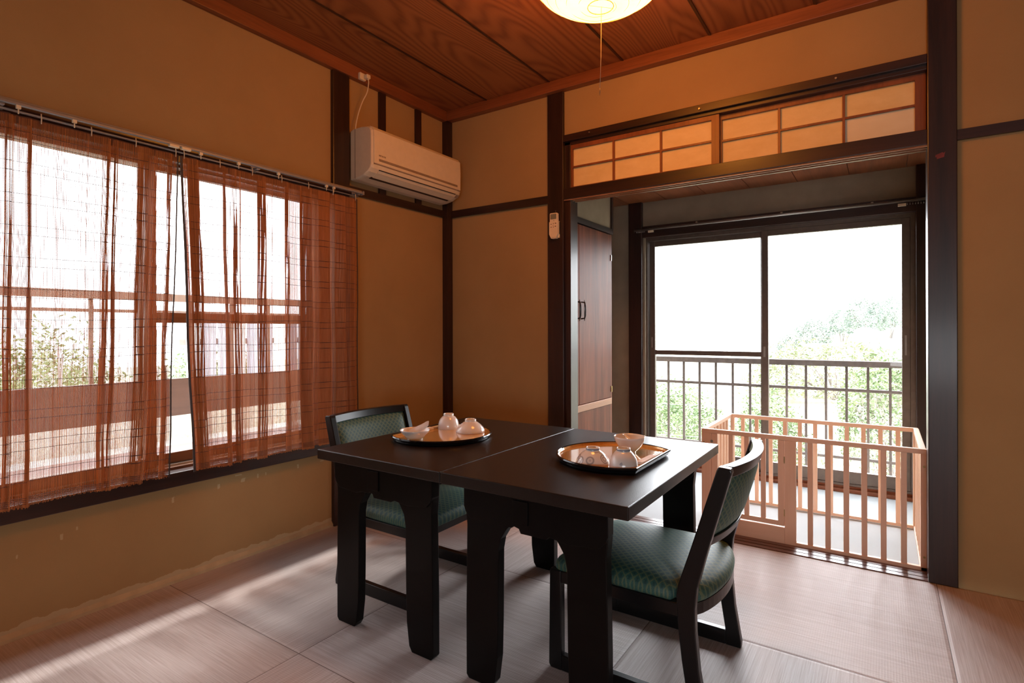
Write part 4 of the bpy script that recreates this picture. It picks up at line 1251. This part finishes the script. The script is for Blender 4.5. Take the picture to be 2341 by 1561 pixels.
def foliage(mb, c, rx, ry_, rz, n, ls, rnd, up=0.3):
    for _ in range(n):
        th = rnd.uniform(0, 2 * PI); ph = math.acos(rnd.uniform(-.55, 1)); rr = rnd.uniform(.72, 1.0)
        lump = 1 + .16 * math.sin(3 * th + c[0]) * math.sin(4 * ph) + .10 * math.sin(7 * th + 5 * ph)
        p = Vector((c[0] + rx * rr * lump * math.sin(ph) * math.cos(th), c[1] + ry_ * rr * lump * math.sin(ph) * math.sin(th), c[2] + rz * rr * lump * math.cos(ph)))
        d = Vector((rnd.uniform(-1, 1), rnd.uniform(-1, 1), rnd.uniform(-.6, 1))).normalized()
        e = d.cross(Vector((rnd.uniform(-1, 1), rnd.uniform(-1, 1), rnd.uniform(-1, 1)))).normalized()
        s = ls * rnd.uniform(.6, 1.3)
        mb.add([p - d * s, p + e * s * .38, p + d * s, p - e * s * .38], [(0, 1, 2, 3)])
def stems(mb, base, c, rx, ry_, rz, n, r0, rnd, tip=.25):
    for _ in range(n):
        th = rnd.uniform(0, 2 * PI); q = rnd.uniform(.3, 1)
        end = Vector((c[0] + rx * q * math.cos(th), c[1] + ry_ * q * math.sin(th), c[2] + rz * rnd.uniform(.1, .95)))
        b = Vector(base) + Vector((rnd.uniform(-.1, .1), rnd.uniform(-.1, .1), 0)); mid = (b + end) / 2 + Vector((rnd.uniform(-.2, .2), rnd.uniform(-.2, .2), .15)) * rx
        mb.tube([b, mid, end], [r0, r0 * .6, r0 * tip], 4, False)
        for _k in range(3):
            s = mid.lerp(end, rnd.uniform(.1, .9)); t = s + Vector((rnd.uniform(-1, 1), rnd.uniform(-1, 1), rnd.uniform(0, 1))) * rx * .35
            mb.tube([s, t], [r0 * .35, r0 * .12], 3, False)
rnd = random.Random(11)
def shrub(name, label, cat, c, r, n, ls, leaf, twig_n=14, group='shrubs beyond the balcony railing', r0=.02):
    g = hz(c[0], c[1]) if c[1] < 28 else c[2] - r[2]
    o = empty(name, (c[0], c[1], g)); tag(o, label, cat, group)
    if n:
        m = MB(); foliage(m, c, r[0], r[1], r[2], n, ls, rnd); obj('foliage', m, M[leaf], o)
    m = MB(); stems(m, (c[0], c[1], g), c, r[0], r[1], r[2], twig_n, r0, rnd); obj('stems', m, M['twig'], o)
    return o
shrub('green_shrub', 'dark green shrub behind the left end of the balcony railing', 'shrub', (-4.25, 12.0, -1.65), (1.05, .9, 1.45), 8000, .042, 'leaf')
shrub('green_shrub', 'tall green shrub behind the railing, left of the concrete pole', 'shrub', (-2.78, 9.2, -1.10), (.75, .75, 1.20), 8000, .032, 'leaf')
shrub('green_shrub', 'green shrub behind the railing, right of the concrete pole', 'shrub', (-2.02, 12.6, -1.80), (.78, .8, 1.5), 7000, .042, 'leaf')
shrub('pale_shrub', 'pale green bush among bare branches, seen over the middle of the playpen', 'shrub', (-.95, 10.0, -2.05), (.65, .6, 1.25), 3500, .032, 'leaf_pale', 60, r0=.010)
shrub('green_shrub', 'high green bush at the right end of the balcony railing', 'shrub', (.25, 12.2, -.80), (1.0, .9, 1.35), 8000, .042, 'leaf', 50, r0=.012)
shrub('bare_bush', 'tangle of bare pale branches in front of the right bush', 'shrub', (.05, 8.2, -1.25), (.66, .5, 1.15), 900, .026, 'leaf_pale', 170, r0=.006)
shrub('bare_bush', 'leafless pale thicket behind the middle of the railing', 'shrub', (-1.10, 8.1, -1.85), (.48, .5, 1.1), 700, .026, 'leaf_pale', 150, r0=.006)
shrub('pale_shrub', 'pale green bush at the foot of the hill, above the railing', 'shrub', (-1.5, 24.0, -.9), (3.2, 1.6, 1.5), 7000, .085, 'leaf_pale', 20, r0=.03)
gm = MB()
for _ in range(1300):
    x = rnd.uniform(-3.0, -1.85); y = rnd.uniform(6.9, 7.9); z = hz(x, y); h = rnd.uniform(1.2, 2.2); w = .005
    dx, dy = rnd.uniform(-.35, .35), rnd.uniform(-.35, .35); a = rnd.uniform(0, PI)
    e = Vector((math.cos(a), math.sin(a), 0)) * w
    p0, p1, p2 = Vector((x, y, z)), Vector((x + dx * .3, y + dy * .3, z + h * .7)), Vector((x + dx, y + dy, z + h))
    gm.add([p0 - e, p0 + e, p1 + e, p1 - e, p2], [(0, 1, 2, 3), (3, 2, 4)])
tag(obj('grass', gm, M['grass']), 'tall dry grass growing below the left part of the railing', 'grass', kind='stuff')

po = empty('utility_pole', (-2.31, 10.6, -3)); tag(po, 'pale concrete pole rising between the green shrubs', 'pole')
obj('shaft', MB().tube([(-2.31, 10.6, -3.2), (-2.31, 10.6, .10)], [.075, .062], 14), M['pole'], po)
for k, (a, b, lab) in enumerate((((-1.8, 6, 1.46), (-.67, 6.0, -.17), 'thin wire running steeply down behind the middle of the window'),
                        ((-7.4, 6.2, -.057), (-1.06, 6.2, .21), 'upper nearly level wire crossing the green shrubs'),
                        ((-7.6, 6, -.353), (-1.02, 6, -.108), 'lower nearly level wire crossing the green shrubs'))):
    tag(obj('overhead_wire', MB().tube([a, b], .003, 5), M['wire']), lab, 'wire', 'wires beyond the railing')

hill = MB()
def hill_z(x): return interp([(-16, -4), (-9, -1.2), (-5.5, .2), (-3.5, 1.6), (-1.5, 2.9), (2, 3.5), (8, 4.4), (30, 5)], x)
hill.grid(None, 40, 10, lambda u, v: (-18 + 48 * u, 66 - 14 * math.cos(v * PI / 2), -6 + (hill_z(-18 + 48 * u) + 6 - .8) * math.sin(v * PI / 2)))
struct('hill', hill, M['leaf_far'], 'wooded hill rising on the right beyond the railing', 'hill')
FT = [(-6.8, -.2, 1.3, 'low pale tree at the left foot of the far hill'), (-4.7, .9, 1.3, 'rounded tree partway up the left slope of the far hill'), (-2.9, 1.9, 1.3, 'tree left of the far white house'),
      (-1.2, 2.5, 1.5, 'tree right above the far white house'), (.6, 2.7, 1.7, 'tree on the hill top, right of the white house'), (2.8, 3.0, 1.8, 'large tree at the right end of the far hill')]
for i_, (x, z, r, lab) in enumerate(FT):
    ty = 50.5 if i_ % 2 else 56
    o = empty('hill_tree', (x, ty, z - 2)); tag(o, lab, 'tree', 'trees on the far hill')
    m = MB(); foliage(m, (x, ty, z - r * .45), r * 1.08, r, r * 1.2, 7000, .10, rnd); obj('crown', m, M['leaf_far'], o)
    m = MB(); stems(m, (x, ty, z - 2.5), (x, ty, z - .8), r * .7, r * .7, r * .6, 5, .05, rnd); obj('branches', m, M['twig'], o)
hb = empty('far_house', (-1.1, 46, -1.5)); tag(hb, 'far white house with a low curved gable on the hill', 'building')
obj('wall', MB().box(-1.70, -.35, 46, 48, -2.0, .85), M['outwhite'], hb)
obj('gable', MB().prism([(-1.78, .85), (-1.4, 1.06), (-1.02, 1.14), (-.65, 1.06), (-.27, .85)], 'y', 45.9, 48), M['outwhite'], hb)
obj('window', MB().box(-1.25, -1.02, 45.96, 46.0, .30, .52), M['outslat'], hb)
hb2 = empty('far_hall', (-1.0, 40, -3)); tag(hb2, 'long flat-roofed pale building below the far white house', 'building')
obj('wall', MB().box(-4.2, 3.4, 40, 43, -4.0, -.10), M['outwhite'], hb2)
obj('roof', MB().box(-4.35, 3.5, 39.8, 43.2, -.10, .02), M['outgravel'], hb2)

# ------------------------------------------------------------------ outside the left window
LB = X0 - 1.02
br_ = empty('roof_railing', (LB, .8, 0)); tag(br_, 'grey brown terrace railing outside the curtained window', 'railing')
obj('top_rail', MB().box(LB - .04, LB, -2.2, 3.4, 1.188, 1.230), M['outposts'], br_)
obj('middle_rail', MB().box(LB - .03, LB - .01, -2.2, 3.4, 1.118, 1.135), M['outposts'], br_)
for k in range(22):
    y = -2.1 + .25 * k
    obj('baluster', MB().box(LB - .028, LB - .012, y, y + .018, .45, 1.188), M['outposts'], br_)
tag(obj('parapet_board', MB().box(LB + .02, LB + .05, -2.4, 3.6, .535, .745), M['outboard']), 'wide brown board along the foot of the terrace railing', 'board')
struct('ledge_left', MB().box(LB - .3, X0 - .50, -2.4, 3.6, .34, .40).box(LB + .015, LB + .055, -2.4, 3.6, .40, .534), M['outgravel'], 'sunlit pale ledge outside the curtained window', 'ledge')
struct('ledge_lower', MB().box(X0 - .50, WX, -2.4, 3.6, .36, .46), M['outboard'], 'brown outer window ledge', 'ledge')
wf = empty('neighbour_fence', (-4.7, 3.4, 0)); tag(wf, 'pale grey-blue upright board fence beyond the terrace railing', 'fence')
for k in range(19):
    y = 2.25 + .13 * k
    obj('board', MB().box(-4.72, -4.70, y, y + .105, -.5, 1.13), M['outslat'] if k % 3 else M['outwhite'], wf)
obj('rail', MB().box(-4.74, -4.72, 2.2, 4.7, .9, .95), M['outposts'], wf)
for (c, r, n, lf, lab) in (((-6.3, .05, .05), (.8, .75, 1.45), 6000, 'leaf_pale', 'yellow green bush beyond the terrace railing, at the edge of the view'),
                     ((-6.5, 1.75, -.25), (.8, .8, 1.25), 7000, 'leaf', 'broad green bush beyond the terrace railing, behind the nearer curtain'),
                     ((-6.8, 3.55, -.35), (.8, .8, 1.15), 6000, 'leaf', 'lower green bush beyond the terrace railing, nearer the pale fence')):
    o = empty('garden_bush', (c[0], c[1], -6)); tag(o, lab, 'shrub', 'bushes beyond the terrace railing')
    m = MB(); foliage(m, c, r[0], r[1], r[2], int(n * 1.7), .028, rnd); obj('foliage', m, M[lf], o)
    m = MB(); stems(m, (c[0], c[1], -6), c, r[0], r[1], r[2], 16, .03, rnd); obj('stems', m, M['twig'], o)
